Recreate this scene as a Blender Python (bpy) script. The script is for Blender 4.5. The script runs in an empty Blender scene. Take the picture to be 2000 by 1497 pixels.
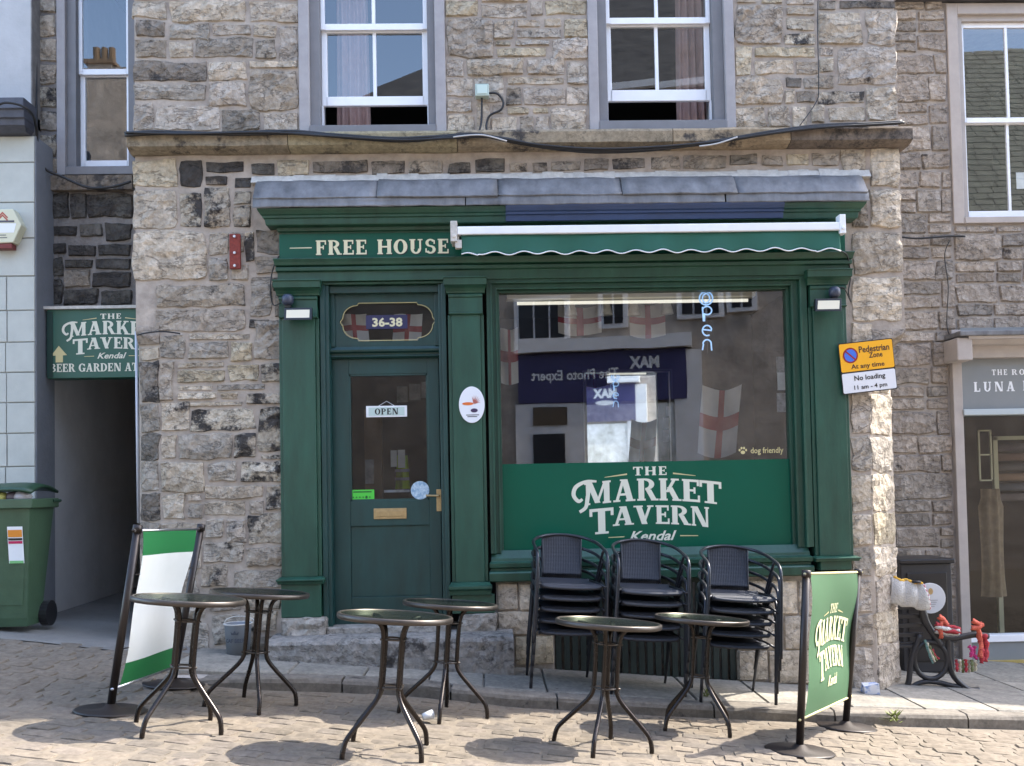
import bpy, math, random
from mathutils import Vector, Matrix, Euler, noise
R_ = random.Random(7)
S = bpy.context.scene
COL = S.collection
# ------------------------------------------------------------------ camera
D = 7.5
YAW, PITCH, ROLL = math.radians(-1.5), math.radians(2.0), math.radians(-1.1)
F = 0.9375
SHX, SHY = 0.0, 0.0685
cam_d = bpy.data.cameras.new('camera'); cam = bpy.data.objects.new('camera', cam_d); COL.objects.link(cam)
cam_d.sensor_width = 36; cam_d.lens = 36*F; cam_d.shift_x = SHX; cam_d.shift_y = SHY
cam_d.clip_end = 2000; cam_d.clip_start = 0.05
CAMP = Vector((-D*math.tan(math.radians(1.5)), -D, 1.4))
CAMR = Matrix.Rotation(YAW, 3, 'Z') @ Matrix.Rotation(math.pi/2+PITCH, 3, 'X') @ Matrix.Rotation(ROLL, 3, 'Z')
cam.matrix_world = Matrix.Translation(CAMP) @ CAMR.to_4x4()
S.camera = cam
# ------------------------------------------------------------------ light
SUNV = Vector((0.80, 0.31, 1.0)).normalized()
w = bpy.data.worlds.new('World'); S.world = w; w.use_nodes = True
nt = w.node_tree; nt.nodes.clear()
wo = nt.nodes.new('ShaderNodeOutputWorld'); bg = nt.nodes.new('ShaderNodeBackground'); sky = nt.nodes.new('ShaderNodeTexSky')
sky.sky_type = 'NISHITA'; sky.sun_disc = False
sky.sun_elevation = math.asin(SUNV.z); sky.sun_rotation = math.atan2(SUNV.x, SUNV.y)
sky.air_density = 1.0; sky.dust_density = 2.0; sky.ozone_density = 1.0
bg.inputs[1].default_value = 0.15
nt.links.new(sky.outputs[0], bg.inputs[0]); nt.links.new(bg.outputs[0], wo.inputs[0])
sl = bpy.data.lights.new('sun', 'SUN'); sun = bpy.data.objects.new('sun', sl); COL.objects.link(sun)
sl.energy = 2.0; sl.angle = math.radians(0.53); sl.color = (1.0, 0.93, 0.82)
sun.rotation_euler = SUNV.to_track_quat('Z', 'Y').to_euler(); sun.location = (10, 5, 20)
S.view_settings.view_transform = 'Standard'; S.view_settings.look = 'None'
S.view_settings.exposure = 2.6; S.view_settings.gamma = 1.0
S.render.engine = 'CYCLES'
S.cycles.max_bounces = 8; S.cycles.transparent_max_bounces = 16; S.cycles.diffuse_bounces = 4; S.cycles.glossy_bounces = 5
S.cycles.sample_clamp_indirect = 6
S.cycles.use_denoising = True

# ------------------------------------------------------------------ pixel of the photograph -> point on a plane of the place
def ray(px, py):
    d = Vector(((px-1000)/2000+SHX, (748.5-py)/2000+SHY, -F))
    return (CAMR @ d)
def P(px, py, Y=0.0):
    d = ray(px, py); t = (Y-CAMP.y)/d.y
    return CAMP + d*t
def Xp(px, py, Y=0.0): return P(px, py, Y).x
def Zp(px, py, Y=0.0): return P(px, py, Y).z
def RC(a, b, c, d, Y=0.0):
    """rect px -> X0,X1,Z0,Z1 on plane Y"""
    mx, my = (a+c)/2, (b+d)/2
    return Xp(a, my, Y), Xp(c, my, Y), Zp(mx, d, Y), Zp(mx, b, Y)
def sstep(a, b, x):
    t = max(0, min(1, (x-a)/(b-a))); return t*t*(3-2*t)
def gzp(x, y):
    x = max(-7, min(9, x)); return -.085*x + .03*max(0, -x-3)
def gzr(x, y):
    xx = max(-7, min(9, x)); yy = max(-4, min(0, y)); return -.085*xx - .085 - .045*(yy+.9)
def gzb(x, y):
    a = sstep(-1.9, -2.6, x) if x > -2.6 else 1.0
    a = 1 - sstep(-2.6, -1.9, x)
    up = sstep(-2.1, -.5, y)
    return gzr(x, y)*(1-a*up) + gzp(x, y)*a*up
def PG(px, py, fn):
    d = ray(px, py); lo = 3.0; t = lo
    prev = None
    for i in range(4000):
        q = CAMP + d*t
        if q.z <= fn(q.x, q.y): return q
        t += .004
    return q

# ------------------------------------------------------------------ meshes
class MB:
    def __init__(s): s.v = []; s.f = []; s.m = []; s.mi = 0; s.T = None
    def add(s, vs, fs):
        n = len(s.v)
        if s.T: vs = [s.T(Vector(p)) for p in vs]
        s.v += [tuple(p) for p in vs]; s.f += [tuple(i+n for i in f) for f in fs]; s.m += [s.mi]*len(fs)
        return s
    def box(s, x0, x1, y0, y1, z0, z1):
        return s.add([(x0,y0,z0),(x1,y0,z0),(x1,y1,z0),(x0,y1,z0),(x0,y0,z1),(x1,y0,z1),(x1,y1,z1),(x0,y1,z1)],
              [(0,3,2,1),(4,5,6,7),(0,1,5,4),(1,2,6,5),(2,3,7,6),(3,0,4,7)])
    def poly(s, pts): return s.add(pts, [tuple(range(len(pts)))])
    def prism(s, pts, off):
        n = len(pts); off = Vector(off); p2 = [Vector(p)+off for p in pts]
        return s.add([Vector(p) for p in pts]+p2, [tuple(range(n))[::-1], tuple(range(n, 2*n))]+[(i, (i+1)%n, (i+1)%n+n, i+n) for i in range(n)])
    def tube(s, pts, r, n=8, closed=False, caps=True):
        pts = [Vector(p) for p in pts]; N = len(pts); rr = r if isinstance(r, (list, tuple)) else [r]*N
        vs = []; up = None
        for i, p in enumerate(pts):
            a = pts[i-1] if (i > 0 or closed) else p; b = pts[(i+1) % N] if (i < N-1 or closed) else p
            t = (b-a).normalized()
            if up is None:
                up = Vector((0,0,1)) if abs(t.z) < .9 else Vector((1,0,0))
            u = (up - t*up.dot(t)).normalized(); up = u; w_ = t.cross(u)
            for k in range(n):
                an = 2*math.pi*k/n; vs.append(p+(u*math.cos(an)+w_*math.sin(an))*rr[i])
        fs = []
        for i in range(N if closed else N-1):
            j = (i+1) % N
            for k in range(n): fs.append((i*n+k, i*n+(k+1)%n, j*n+(k+1)%n, j*n+k))
        if caps and not closed: fs += [tuple(range(n))[::-1], tuple(range((N-1)*n, N*n))]
        return s.add(vs, fs)
    def lathe(s, prof, c=(0,0,0), n=24):
        vs = []; c = Vector(c)
        for r, z in prof:
            for k in range(n):
                a = 2*math.pi*k/n; vs.append(c+Vector((r*math.cos(a), r*math.sin(a), z)))
        fs = []
        for i in range(len(prof)-1):
            for k in range(n): fs.append((i*n+k, i*n+(k+1)%n, (i+1)*n+(k+1)%n, (i+1)*n+k))
        fs += [tuple(range(n))[::-1], tuple(range((len(prof)-1)*n, len(prof)*n))]
        return s.add(vs, fs)
    def mould(s, x0, x1, yb, prof, side=1.0):
        """three-sided moulding: prof = [(z, projection)...]"""
        vs = []
        for z, d in prof:
            e = d*side
            vs += [(x0-e, yb, z), (x0-e, yb-d, z), (x1+e, yb-d, z), (x1+e, yb, z)]
        n = len(prof); fs = [(0,1,2,3), tuple(range(4*n-4, 4*n))[::-1]]
        for i in range(n-1):
            for k in range(4): fs.append((4*i+k, 4*i+(k+1)%4, 4*i+4+(k+1)%4, 4*i+4+k))
        return s.add(vs, fs)
    def grid(s, nu, nv, fn):
        vs = [fn(i/nu, j/nv) for j in range(nv+1) for i in range(nu+1)]
        return s.add(vs, [(j*(nu+1)+i, j*(nu+1)+i+1, (j+1)*(nu+1)+i+1, (j+1)*(nu+1)+i) for j in range(nv) for i in range(nu)])
def smooth_pts(pts, n=5):
    pts = [Vector(p) for p in pts]; out = []
    for i in range(len(pts)-1):
        p0 = pts[max(0, i-1)]; p1 = pts[i]; p2 = pts[i+1]; p3 = pts[min(len(pts)-1, i+2)]
        for k in range(n):
            t = k/n
            out.append(.5*((2*p1)+(p2-p0)*t+(2*p0-5*p1+4*p2-p3)*t*t+(3*p1-p0-3*p2+p3)*t**3))
    out.append(pts[-1]); return out

WL = {}
def tag(o, label=None, cat=None, group=None, kind=None):
    if label: o['label'] = label
    if cat: o['category'] = cat
    if group: o['group'] = group
    if kind: o['kind'] = kind
    return o
def thing(name, label, cat, loc=(0,0,0), group=None):
    o = bpy.data.objects.new(name, None); COL.objects.link(o); o.location = loc; o.empty_display_size = .1
    WL[o.name] = Vector(loc); return tag(o, label, cat, group)
def mk(name, mb, mat, parent=None, smooth=False, bevel=0, kind=None, color=None, label=None):
    me = bpy.data.meshes.new(name)
    xs = [p[0] for p in mb.v]; ys = [p[1] for p in mb.v]; zs = [p[2] for p in mb.v]
    c = Vector(((min(xs)+max(xs))/2, (min(ys)+max(ys))/2, min(zs)))
    me.from_pydata([(p[0]-c.x, p[1]-c.y, p[2]-c.z) for p in mb.v], [], mb.f)
    mats = mat if isinstance(mat, (list, tuple)) else [mat]
    for m_ in mats: me.materials.append(m_)
    if len(mats) > 1: me.polygons.foreach_set('material_index', mb.m)
    if smooth: me.polygons.foreach_set('use_smooth', [True]*len(me.polygons))
    me.update()
    o = bpy.data.objects.new(name, me); COL.objects.link(o)
    if parent is not None: o.parent = parent; o.location = c - WL[parent.name]
    else: o.location = c
    WL[o.name] = c
    if bevel:
        b = o.modifiers.new('bevel', 'BEVEL'); b.width = bevel; b.segments = 2; b.limit_method = 'ANGLE'; b.angle_limit = .6
    if kind: o['kind'] = kind
    if label: o['label'] = label
    if color: o.color = color
    return o
def fixn(o):
    import bmesh
    bm = bmesh.new(); bm.from_mesh(o.data); bmesh.ops.recalc_face_normals(bm, faces=bm.faces); bm.to_mesh(o.data); bm.free()
KIDS = {}
def copy_tree(o, parent=None):
    c = o.copy(); COL.objects.link(c)
    if parent: c.parent = parent
    for ch in [x for x in bpy.data.objects if x.parent == o]: copy_tree(ch, c)
    return c

# ------------------------------------------------------------------ materials
def mat(name, col, rough=.6, metal=0., nvar=0., nscale=6., bump=0., bscale=40., bdist=.01, spec=.5, emit=None, estr=0., col2=None, thr=(.45, .6), stretch=None, coat=0.):
    m = bpy.data.materials.new(name); m.use_nodes = True; t = m.node_tree; b = t.nodes['Principled BSDF']
    b.inputs['Base Color'].default_value = (*col, 1); b.inputs['Roughness'].default_value = rough; b.inputs['Metallic'].default_value = metal
    b.inputs['Specular IOR Level'].default_value = spec; b.inputs['Coat Weight'].default_value = coat
    if emit: b.inputs['Emission Color'].default_value = (*emit, 1); b.inputs['Emission Strength'].default_value = estr
    g = t.nodes.new('ShaderNodeNewGeometry'); src = g.outputs['Position']
    if stretch:
        mp = t.nodes.new('ShaderNodeMapping'); mp.inputs['Scale'].default_value = stretch; t.links.new(src, mp.inputs[0]); src = mp.outputs[0]
    if nvar or col2:
        n = t.nodes.new('ShaderNodeTexNoise'); n.inputs['Scale'].default_value = nscale; n.inputs['Detail'].default_value = 6; n.inputs['Roughness'].default_value = .65
        t.links.new(src, n.inputs['Vector'])
        cr = t.nodes.new('ShaderNodeValToRGB'); t.links.new(n.outputs[0], cr.inputs[0])
        if col2: cr.color_ramp.elements[0].position, cr.color_ramp.elements[1].position = thr; cr.color_ramp.elements[0].color = (*col, 1); cr.color_ramp.elements[1].color = (*col2, 1)
        else:
            cr.color_ramp.elements[0].position = .3; cr.color_ramp.elements[1].position = .7
            cr.color_ramp.elements[0].color = (*[c*(1-nvar) for c in col], 1); cr.color_ramp.elements[1].color = (*[min(1, c*(1+nvar)) for c in col], 1)
        t.links.new(cr.outputs[0], b.inputs['Base Color'])
        rr = t.nodes.new('ShaderNodeMapRange'); rr.inputs[3].default_value = max(0, rough-.08); rr.inputs[4].default_value = min(1, rough+.08)
        t.links.new(n.outputs[0], rr.inputs[0]); t.links.new(rr.outputs[0], b.inputs['Roughness'])
    if bump:
        n2 = t.nodes.new('ShaderNodeTexNoise'); n2.inputs['Scale'].default_value = bscale; n2.inputs['Detail'].default_value = 5
        t.links.new(src, n2.inputs['Vector'])
        bp = t.nodes.new('ShaderNodeBump'); bp.inputs['Strength'].default_value = bump; bp.inputs['Distance'].default_value = bdist
        t.links.new(n2.outputs[0], bp.inputs['Height']); t.links.new(bp.outputs[0], b.inputs['Normal'])
    return m
def stone_mat(name, bump=1.0, crust=(.062, .056, .052), pale=1.25, dist=.02, crack=.38):
    """object colour = stone colour, object alpha = how much black crust"""
    m = bpy.data.materials.new(name); m.use_nodes = True; t = m.node_tree; N = t.nodes; L = t.links; b = N['Principled BSDF']
    b.inputs['Roughness'].default_value = .9; b.inputs['Specular IOR Level'].default_value = .25
    g = N.new('ShaderNodeNewGeometry'); oi = N.new('ShaderNodeObjectInfo')
    off = N.new('ShaderNodeVectorMath'); off.operation = 'MULTIPLY_ADD'
    L.new(oi.outputs['Random'], off.inputs[0]); off.inputs[1].default_value = (9, 9, 9); L.new(g.outputs['Position'], off.inputs[2])
    def noi(sc, det=6, ro=.6):
        n = N.new('ShaderNodeTexNoise'); n.inputs['Scale'].default_value = sc; n.inputs['Detail'].default_value = det; n.inputs['Roughness'].default_value = ro
        L.new(off.outputs[0], n.inputs['Vector']); return n
    n1 = noi(7, 7, .7); n2 = noi(4.2, 8, .72); n3 = noi(32, 4)
    mr = N.new('ShaderNodeMapRange'); mr.inputs[1].default_value = .3; mr.inputs[2].default_value = .7; mr.inputs[3].default_value = .66; mr.inputs[4].default_value = pale
    L.new(n1.outputs[0], mr.inputs[0])  # mottled stains, with pale highlights and crevice shade put into the colour
    sc_ = N.new('ShaderNodeVectorMath'); sc_.operation = 'SCALE'; L.new(oi.outputs['Color'], sc_.inputs[0]); L.new(mr.outputs[0], sc_.inputs['Scale'])
    # crust mask: noise + alpha amount
    ad = N.new('ShaderNodeMath'); ad.operation = 'MULTIPLY_ADD'; L.new(oi.outputs['Alpha'], ad.inputs[0]); ad.inputs[1].default_value = .42; L.new(n2.outputs[0], ad.inputs[2])
    cr = N.new('ShaderNodeMapRange'); cr.inputs[1].default_value = .64; cr.inputs[2].default_value = .72; L.new(ad.outputs[0], cr.inputs[0])
    mx = N.new('ShaderNodeMix'); mx.data_type = 'RGBA'; L.new(cr.outputs[0], mx.inputs['Factor']); L.new(sc_.outputs[0], mx.inputs['A']); mx.inputs['B'].default_value = (*crust, 1)
    # fine speckle
    sp = N.new('ShaderNodeMapRange'); sp.inputs[1].default_value = .3; sp.inputs[2].default_value = .7; sp.inputs[3].default_value = .78; sp.inputs[4].default_value = 1.2; L.new(n3.outputs[0], sp.inputs[0])
    # thin wandering cracks and bedding lines, crevice shade drawn in as darker colour
    mp = N.new('ShaderNodeMapping'); mp.inputs['Scale'].default_value = (1, 1, 2.3); L.new(off.outputs[0], mp.inputs[0])
    n4 = N.new('ShaderNodeTexNoise'); n4.inputs['Scale'].default_value = 3.4; n4.inputs['Detail'].default_value = 5; n4.inputs['Roughness'].default_value = .62; n4.inputs['Distortion'].default_value = .5; L.new(mp.outputs[0], n4.inputs['Vector'])
    sb = N.new('ShaderNodeMath'); sb.operation = 'SUBTRACT'; L.new(n4.outputs[0], sb.inputs[0]); sb.inputs[1].default_value = .5
    ab = N.new('ShaderNodeMath'); ab.operation = 'ABSOLUTE'; L.new(sb.outputs[0], ab.inputs[0])
    ck = N.new('ShaderNodeMapRange'); ck.inputs[1].default_value = .002; ck.inputs[2].default_value = .016; ck.inputs[3].default_value = 1-crack; ck.inputs[4].default_value = 1; L.new(ab.outputs[0], ck.inputs[0])
    cm = N.new('ShaderNodeMath'); cm.operation = 'MULTIPLY'; L.new(sp.outputs[0], cm.inputs[0]); L.new(ck.outputs[0], cm.inputs[1])
    s2 = N.new('ShaderNodeVectorMath'); s2.operation = 'SCALE'; L.new(mx.outputs['Result'], s2.inputs[0]); L.new(cm.outputs[0], s2.inputs['Scale'])
    L.new(s2.outputs[0], b.inputs['Base Color'])
    v = N.new('ShaderNodeTexVoronoi'); v.inputs['Scale'].default_value = 13; v.feature = 'F1'
    ds = N.new('ShaderNodeVectorMath'); ds.operation = 'MULTIPLY_ADD'; L.new(n1.outputs['Color'], ds.inputs[0]); ds.inputs[1].default_value = (.14, .14, .14); L.new(off.outputs[0], ds.inputs[2]); L.new(ds.outputs[0], v.inputs['Vector'])
    hs = N.new('ShaderNodeMath'); hs.operation = 'MULTIPLY_ADD'; L.new(v.outputs['Distance'], hs.inputs[0]); hs.inputs[1].default_value = .8; L.new(n1.outputs[0], hs.inputs[2])
    h1 = N.new('ShaderNodeMath'); h1.operation = 'MULTIPLY_ADD'; L.new(ck.outputs[0], h1.inputs[0]); h1.inputs[1].default_value = .5; L.new(hs.outputs[0], h1.inputs[2])
    h2 = N.new('ShaderNodeMath'); h2.operation = 'MULTIPLY_ADD'; L.new(n3.outputs[0], h2.inputs[0]); h2.inputs[1].default_value = .4; L.new(h1.outputs[0], h2.inputs[2])
    bp = N.new('ShaderNodeBump'); bp.inputs['Strength'].default_value = bump; bp.inputs['Distance'].default_value = dist
    L.new(h2.outputs[0], bp.inputs['Height']); L.new(bp.outputs[0], b.inputs['Normal'])
    return m
def glass_mat(name, refl=.16, tint=(.92, .95, .95), ior_edge=.25):
    m = bpy.data.materials.new(name); m.use_nodes = True; t = m.node_tree; N = t.nodes; N.clear(); L = t.links
    o = N.new('ShaderNodeOutputMaterial'); mx = N.new('ShaderNodeMixShader'); tr = N.new('ShaderNodeBsdfTransparent'); gl = N.new('ShaderNodeBsdfGlossy')
    tr.inputs[0].default_value = (*tint, 1); gl.inputs['Roughness'].default_value = 0.0
    lw = N.new('ShaderNodeLayerWeight'); lw.inputs[0].default_value = .35
    ma = N.new('ShaderNodeMath'); ma.operation = 'MULTIPLY_ADD'; L.new(lw.outputs['Fresnel'], ma.inputs[0]); ma.inputs[1].default_value = ior_edge; ma.inputs[2].default_value = refl
    n = N.new('ShaderNodeTexNoise'); n.inputs['Scale'].default_value = 1.3; n.inputs['Detail'].default_value = 1
    g = N.new('ShaderNodeNewGeometry'); L.new(g.outputs['Position'], n.inputs['Vector'])
    bp = N.new('ShaderNodeBump'); bp.inputs['Strength'].default_value = .25; bp.inputs['Distance'].default_value = .004; L.new(n.outputs[0], bp.inputs['Height']); L.new(bp.outputs[0], gl.inputs['Normal'])
    L.new(ma.outputs[0], mx.inputs[0]); L.new(tr.outputs[0], mx.inputs[1]); L.new(gl.outputs[0], mx.inputs[2]); L.new(mx.outputs[0], o.inputs[0])
    return m
M = {}
M['stone'] = stone_mat('rubble stone', dist=.028, pale=1.25)
M['stone_soft'] = stone_mat('worn stone', bump=.8, dist=.02)
M['ashlar'] = stone_mat('moulding stone', bump=.35, dist=.01, crack=.25)
M['sett'] = stone_mat('sett stone', bump=.25, pale=1.12, dist=.006, crack=.12)
M['flag'] = stone_mat('flag stone', bump=.25, pale=1.12, dist=.006, crack=.12)
M['mortar'] = mat('lime mortar', (.37, .318, .268), .95, nvar=.28, nscale=7, bump=.7, bscale=38, bdist=.008)
M['mortar_dark'] = mat('old mortar', (.19, .175, .165), .95, nvar=.35, nscale=9, bump=.9, bscale=38, bdist=.012)
M['mortar_r'] = mat('grey mortar', (.34, .305, .27), .95, nvar=.2, nscale=9, bump=.6, bscale=38, bdist=.01)
M['grout'] = mat('road grout', (.155, .13, .10), .95, nvar=.2, nscale=14, bump=.5, bscale=60, bdist=.008)
M['asphalt'] = mat('asphalt', (.19, .18, .165), .93, nvar=.18, nscale=3, bump=.8, bscale=90, bdist=.006)
M['green'] = mat('green gloss paint', (.016, .066, .042), .42, nvar=.30, nscale=3.2, bump=.35, bscale=22, bdist=.003, stretch=(2.2, 2.2, .55))
M['green_dk'] = mat('green paint on door', (.010, .047, .043), .40, nvar=.28, nscale=3.2, bump=.3, bscale=20, bdist=.003, stretch=(2.2, 2.2, .55))
M['vinyl'] = mat('green vinyl', (.001, .090, .050), .35, nvar=.06, nscale=2, spec=.25)
M['sign_green'] = mat('green sign board', (.002, .075, .044), .35, nvar=.08, nscale=2, spec=.3)
M['blue'] = mat('blue paint', (.028, .05, .115), .5, nvar=.15, nscale=4)
M['cream'] = mat('cream lettering', (.72, .68, .46), .5)
M['offwhite'] = mat('off white lettering', (.70, .70, .58), .5)
M['gold'] = mat('pale gold', (.62, .55, .28), .4)
M['white'] = mat('white paint', (.78, .80, .82), .4, nvar=.05, nscale=5)
M['pvc'] = mat('white sash paint', (.82, .84, .88), .35, nvar=.04, nscale=5)
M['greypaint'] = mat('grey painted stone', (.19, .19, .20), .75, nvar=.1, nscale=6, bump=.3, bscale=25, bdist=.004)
M['greypaint_l'] = mat('light grey painted stone', (.34, .325, .33), .8, nvar=.12, nscale=6, bump=.35, bscale=25, bdist=.004)
M['lead'] = mat('lead sheet', (.15, .152, .158), .6, metal=.1, nvar=.4, nscale=5, bump=.6, bscale=11, bdist=.014, stretch=(1.6, 1.6, .7))
M['limewash'] = mat('pale fillet mortar', (.52, .50, .46), .95, nvar=.2, nscale=18, bump=.8, bscale=30)
M['black'] = mat('black metal', (.012, .012, .014), .35, spec=.5)
M['blackcable'] = mat('black cable', (.012, .012, .013), .45)
M['rattan'] = mat('dark synthetic rattan', (.030, .034, .045), .62, nvar=.25, nscale=60)
M['chairmetal'] = mat('dark powder coated tube', (.038, .040, .047), .36, metal=.55, nvar=.1, nscale=20)
M['tablemetal'] = mat('brown black tube', (.022, .016, .013), .26, metal=.5, nvar=.1, nscale=20)
M['rim'] = mat('bronze table rim', (.085, .075, .068), .38, metal=.8, nvar=.15, nscale=10)
M['brass'] = mat('worn brass', (.45, .33, .17), .4, metal=.7, nvar=.15, nscale=30)
M['steel'] = mat('steel', (.5, .5, .52), .3, metal=.9)
M['rust'] = mat('red oxide iron', (.20, .035, .025), .8, nvar=.3, nscale=40, bump=.4, bscale=60)
M['glass'] = glass_mat('window glass', .13)
M['glass_up'] = glass_mat('upstairs window glass', .16)
M['glass_door'] = glass_mat('door glass', .045)
M['tabletop0'] = mat('smoked table glass', (.022, .028, .026), .22, nvar=.4, nscale=12, coat=.15, bump=.35, bscale=45, bdist=.003, spec=.4)
def thru(name, base, fac, tint):
    m = base.copy(); m.name = name; t = m.node_tree; o = t.nodes['Material Output']; b = t.nodes['Principled BSDF']
    x = t.nodes.new('ShaderNodeMixShader'); tr = t.nodes.new('ShaderNodeBsdfTransparent'); tr.inputs[0].default_value = (*tint, 1); x.inputs[0].default_value = fac
    t.links.new(b.outputs[0], x.inputs[1]); t.links.new(tr.outputs[0], x.inputs[2]); t.links.new(x.outputs[0], o.inputs[0]); return m
M['tabletop'] = thru('smoked table glass', M['tabletop0'], .68, (.72, .78, .74))
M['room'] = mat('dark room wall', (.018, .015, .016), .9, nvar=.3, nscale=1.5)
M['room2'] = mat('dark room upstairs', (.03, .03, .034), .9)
M['mirror'] = mat('mirror', (.85, .87, .87), .02, metal=1.0)
M['curtain'] = mat('pink beige curtain', (.48, .33, .30), .9, nvar=.12, nscale=9)
M['red'] = mat('red cloth', (.20, .015, .02), .8, nvar=.1, nscale=8)
M['whitecloth'] = mat('white cloth', (.38, .37, .36), .9, nvar=.05, nscale=8)
M['neon'] = mat('pale blue neon tube', (.35, .5, .75), .3, emit=(.35, .6, 1.0), estr=.16)
M['tubewhite'] = mat('batten light', (.8, .78, .7), .4, emit=(1, .95, .82), estr=.14)
M['navy'] = mat('navy sign', (.022, .022, .085), .4)

# ------------------------------------------------------------------ stones
class Fr:
    def __init__(s, O, U, V=(0,0,1), N=(0,-1,0)): s.O = Vector(O); s.U = Vector(U).normalized(); s.V = Vector(V).normalized(); s.N = Vector(N).normalized()
    def __call__(s, p): return s.O + s.U*p[0] + s.V*p[1] + s.N*p[2]
def wallframe(Y): return Fr((0, Y, 0), (1, 0, 0))
F0 = wallframe(0.0)
def stone_mb(mb, fr, u0, u1, v0, v1, proud=.012, rough=.016, seed=0, k=.055, cell=.036, base=-.035, ragged=.02):
    du, dv = u1-u0, v1-v0; cu, cv = (u0+u1)/2, (v0+v1)/2
    nu = max(3, min(12, int(du/cell))); nv = max(3, min(9, int(dv/cell)))
    eu = min(.22, .016/du*2); ev = min(.22, .016/dv*2)
    us = [-1, -1+eu]+[-1+eu+(2-2*eu)*i/(nu-2) for i in range(1, nu-2)]+[1-eu, 1] if nu > 3 else [-1, -.8, .8, 1]
    vs_ = [-1, -1+ev]+[-1+ev+(2-2*ev)*i/(nv-2) for i in range(1, nv-2)]+[1-ev, 1] if nv > 3 else [-1, -.75, .75, 1]
    nu = len(us)-1; nv = len(vs_)-1
    sd = Vector((seed*3.17, seed*1.31, seed*.77)); a = min(du, dv)
    pts = []
    for j, t in enumerate(vs_):
        for i, s in enumerate(us):
            kk = k*a/du; k2 = k*a/dv
            x = cu+du/2*s*(1-kk*1.5*t**10); y = cv+dv/2*t*(1-k2*1.5*s**10)
            q = Vector((x*6, y*6, 0))+sd
            rg = ragged*min(1.3, a/.16); x += (noise.noise(q)+.5*noise.noise(q*2.7))*rg; y += (noise.noise(q+Vector((50, 0, 0)))+.5*noise.noise(q*2.7+Vector((9, 0, 0))))*rg
            edge = (i in (0, nu)) or (j in (0, nv))
            if edge: h = base
            else:
                h = proud + noise.noise(Vector((x*9, y*13, 3))+sd)*rough*1.3 + noise.noise(Vector((x*22, y*26, 7))+sd)*rough*.8
                if i in (1, nu-1) or j in (1, nv-1): h = h*.6-.004
            if not edge: h = max(h, -.003)
            pts.append(fr((x, y, h)))
    fs = [(j*(nu+1)+i, j*(nu+1)+i+1, (j+1)*(nu+1)+i+1, (j+1)*(nu+1)+i) for j in range(nv) for i in range(nu)]
    T = mb.T; mb.T = None; mb.add(pts, fs); mb.T = T
PAL = {'g': [(.50,.43,.36), (.46,.40,.345), (.54,.465,.385), (.49,.43,.38), (.43,.385,.34)],
       'l': [(.58,.50,.41), (.55,.48,.405), (.60,.52,.43)],
       'y': [(.50,.43,.325), (.47,.405,.31), (.52,.45,.35)],
       'd': [(.23,.20,.175), (.20,.18,.16), (.26,.225,.195)],
       'b': [(.55,.49,.41), (.50,.44,.37)],
       'm': [(.37,.32,.27), (.34,.30,.26)],
       'r': [(.38,.335,.30), (.35,.31,.28), (.41,.36,.32), (.32,.29,.265)],
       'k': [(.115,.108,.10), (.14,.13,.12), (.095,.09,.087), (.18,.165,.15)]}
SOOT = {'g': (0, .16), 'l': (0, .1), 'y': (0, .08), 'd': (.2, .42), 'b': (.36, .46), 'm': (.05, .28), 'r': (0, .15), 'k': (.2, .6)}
def stone(fr, u0, u1, v0, v1, code, parent, name='stone', seed=None, mt='stone', proud=None, rough=None, **kw):
    seed = R_.random()*900 if seed is None else seed
    e_ = min(.011, (v1-v0)*.08); mb = MB(); stone_mb(mb, fr, u0-e_, u1+e_, v0-e_, v1+e_, R_.uniform(.0, .022) if proud is None else proud, R_.uniform(.014, .028) if rough is None else rough, seed, **kw)
    c = R_.choice(PAL[code]); f = R_.uniform(.76, 1.06)+(.06 if R_.random() < .3 else 0); s = R_.uniform(*SOOT[code]); c = (c[0], c[1]*.985, c[2]*.93)
    return mk(name, mb, M[mt], parent, color=(c[0]*f, c[1]*f, c[2]*f, s))
def tracks(lst, Y, parent, gap=1.2, fr=None, **kw):
    fr = fr or wallframe(Y)
    for a, b, c, d, code in lst:
        X0, X1, Z0, Z1 = RC(a+gap, b+gap, c-gap, d-gap, Y)
        stone(fr, X0, X1, Z0, Z1, code, parent, **kw)
def fill(x0, x1, z0, z1, rowh, wr, code, Y=None, fr=None, holes=(), parent=None, joined=None, gap=.012, jit=.12, **kw):
    fr = fr or wallframe(Y); z = z0
    while z < z1-.05:
        h = rowh*R_.uniform(1-jit*2, 1+jit*2); h = min(h, z1-z)
        if z1-z-h < .07: h = z1-z
        x = x0-R_.uniform(0, wr[0]*.0)
        while x < x1-.03:
            w_ = R_.uniform(*wr); w_ = min(w_, x1-x)
            if x1-x-w_ < .08: w_ = x1-x
            ok = True
            for (a, b, c, d) in holes:
                if x+.01 < b and x+w_-.01 > a and z+.01 < d and z+h-.01 > c:
                    if x < a-.05: w_ = a-x
                    else: ok = False; w_ = max(.02, min(b-x, 9)); 
                    break
            if ok and w_ > .05:
                sub = [(z, h)] if (h < .2 or R_.random() < .7 or joined is not None) else [(z, h*.5), (z+h*.5, h*.5)]
                for zz, hh in sub:
                    c_ = R_.choice(code)
                    if joined is not None: stone_mb(joined, fr, x+gap, x+w_-gap, zz+gap, zz+hh-gap, R_.uniform(0, .02), .015, R_.random()*900, cell=.09)
                    else: stone(fr, x+gap, x+w_-gap, zz+gap, zz+hh-gap, c_, parent, **kw)
            x += w_
        z += h

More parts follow.
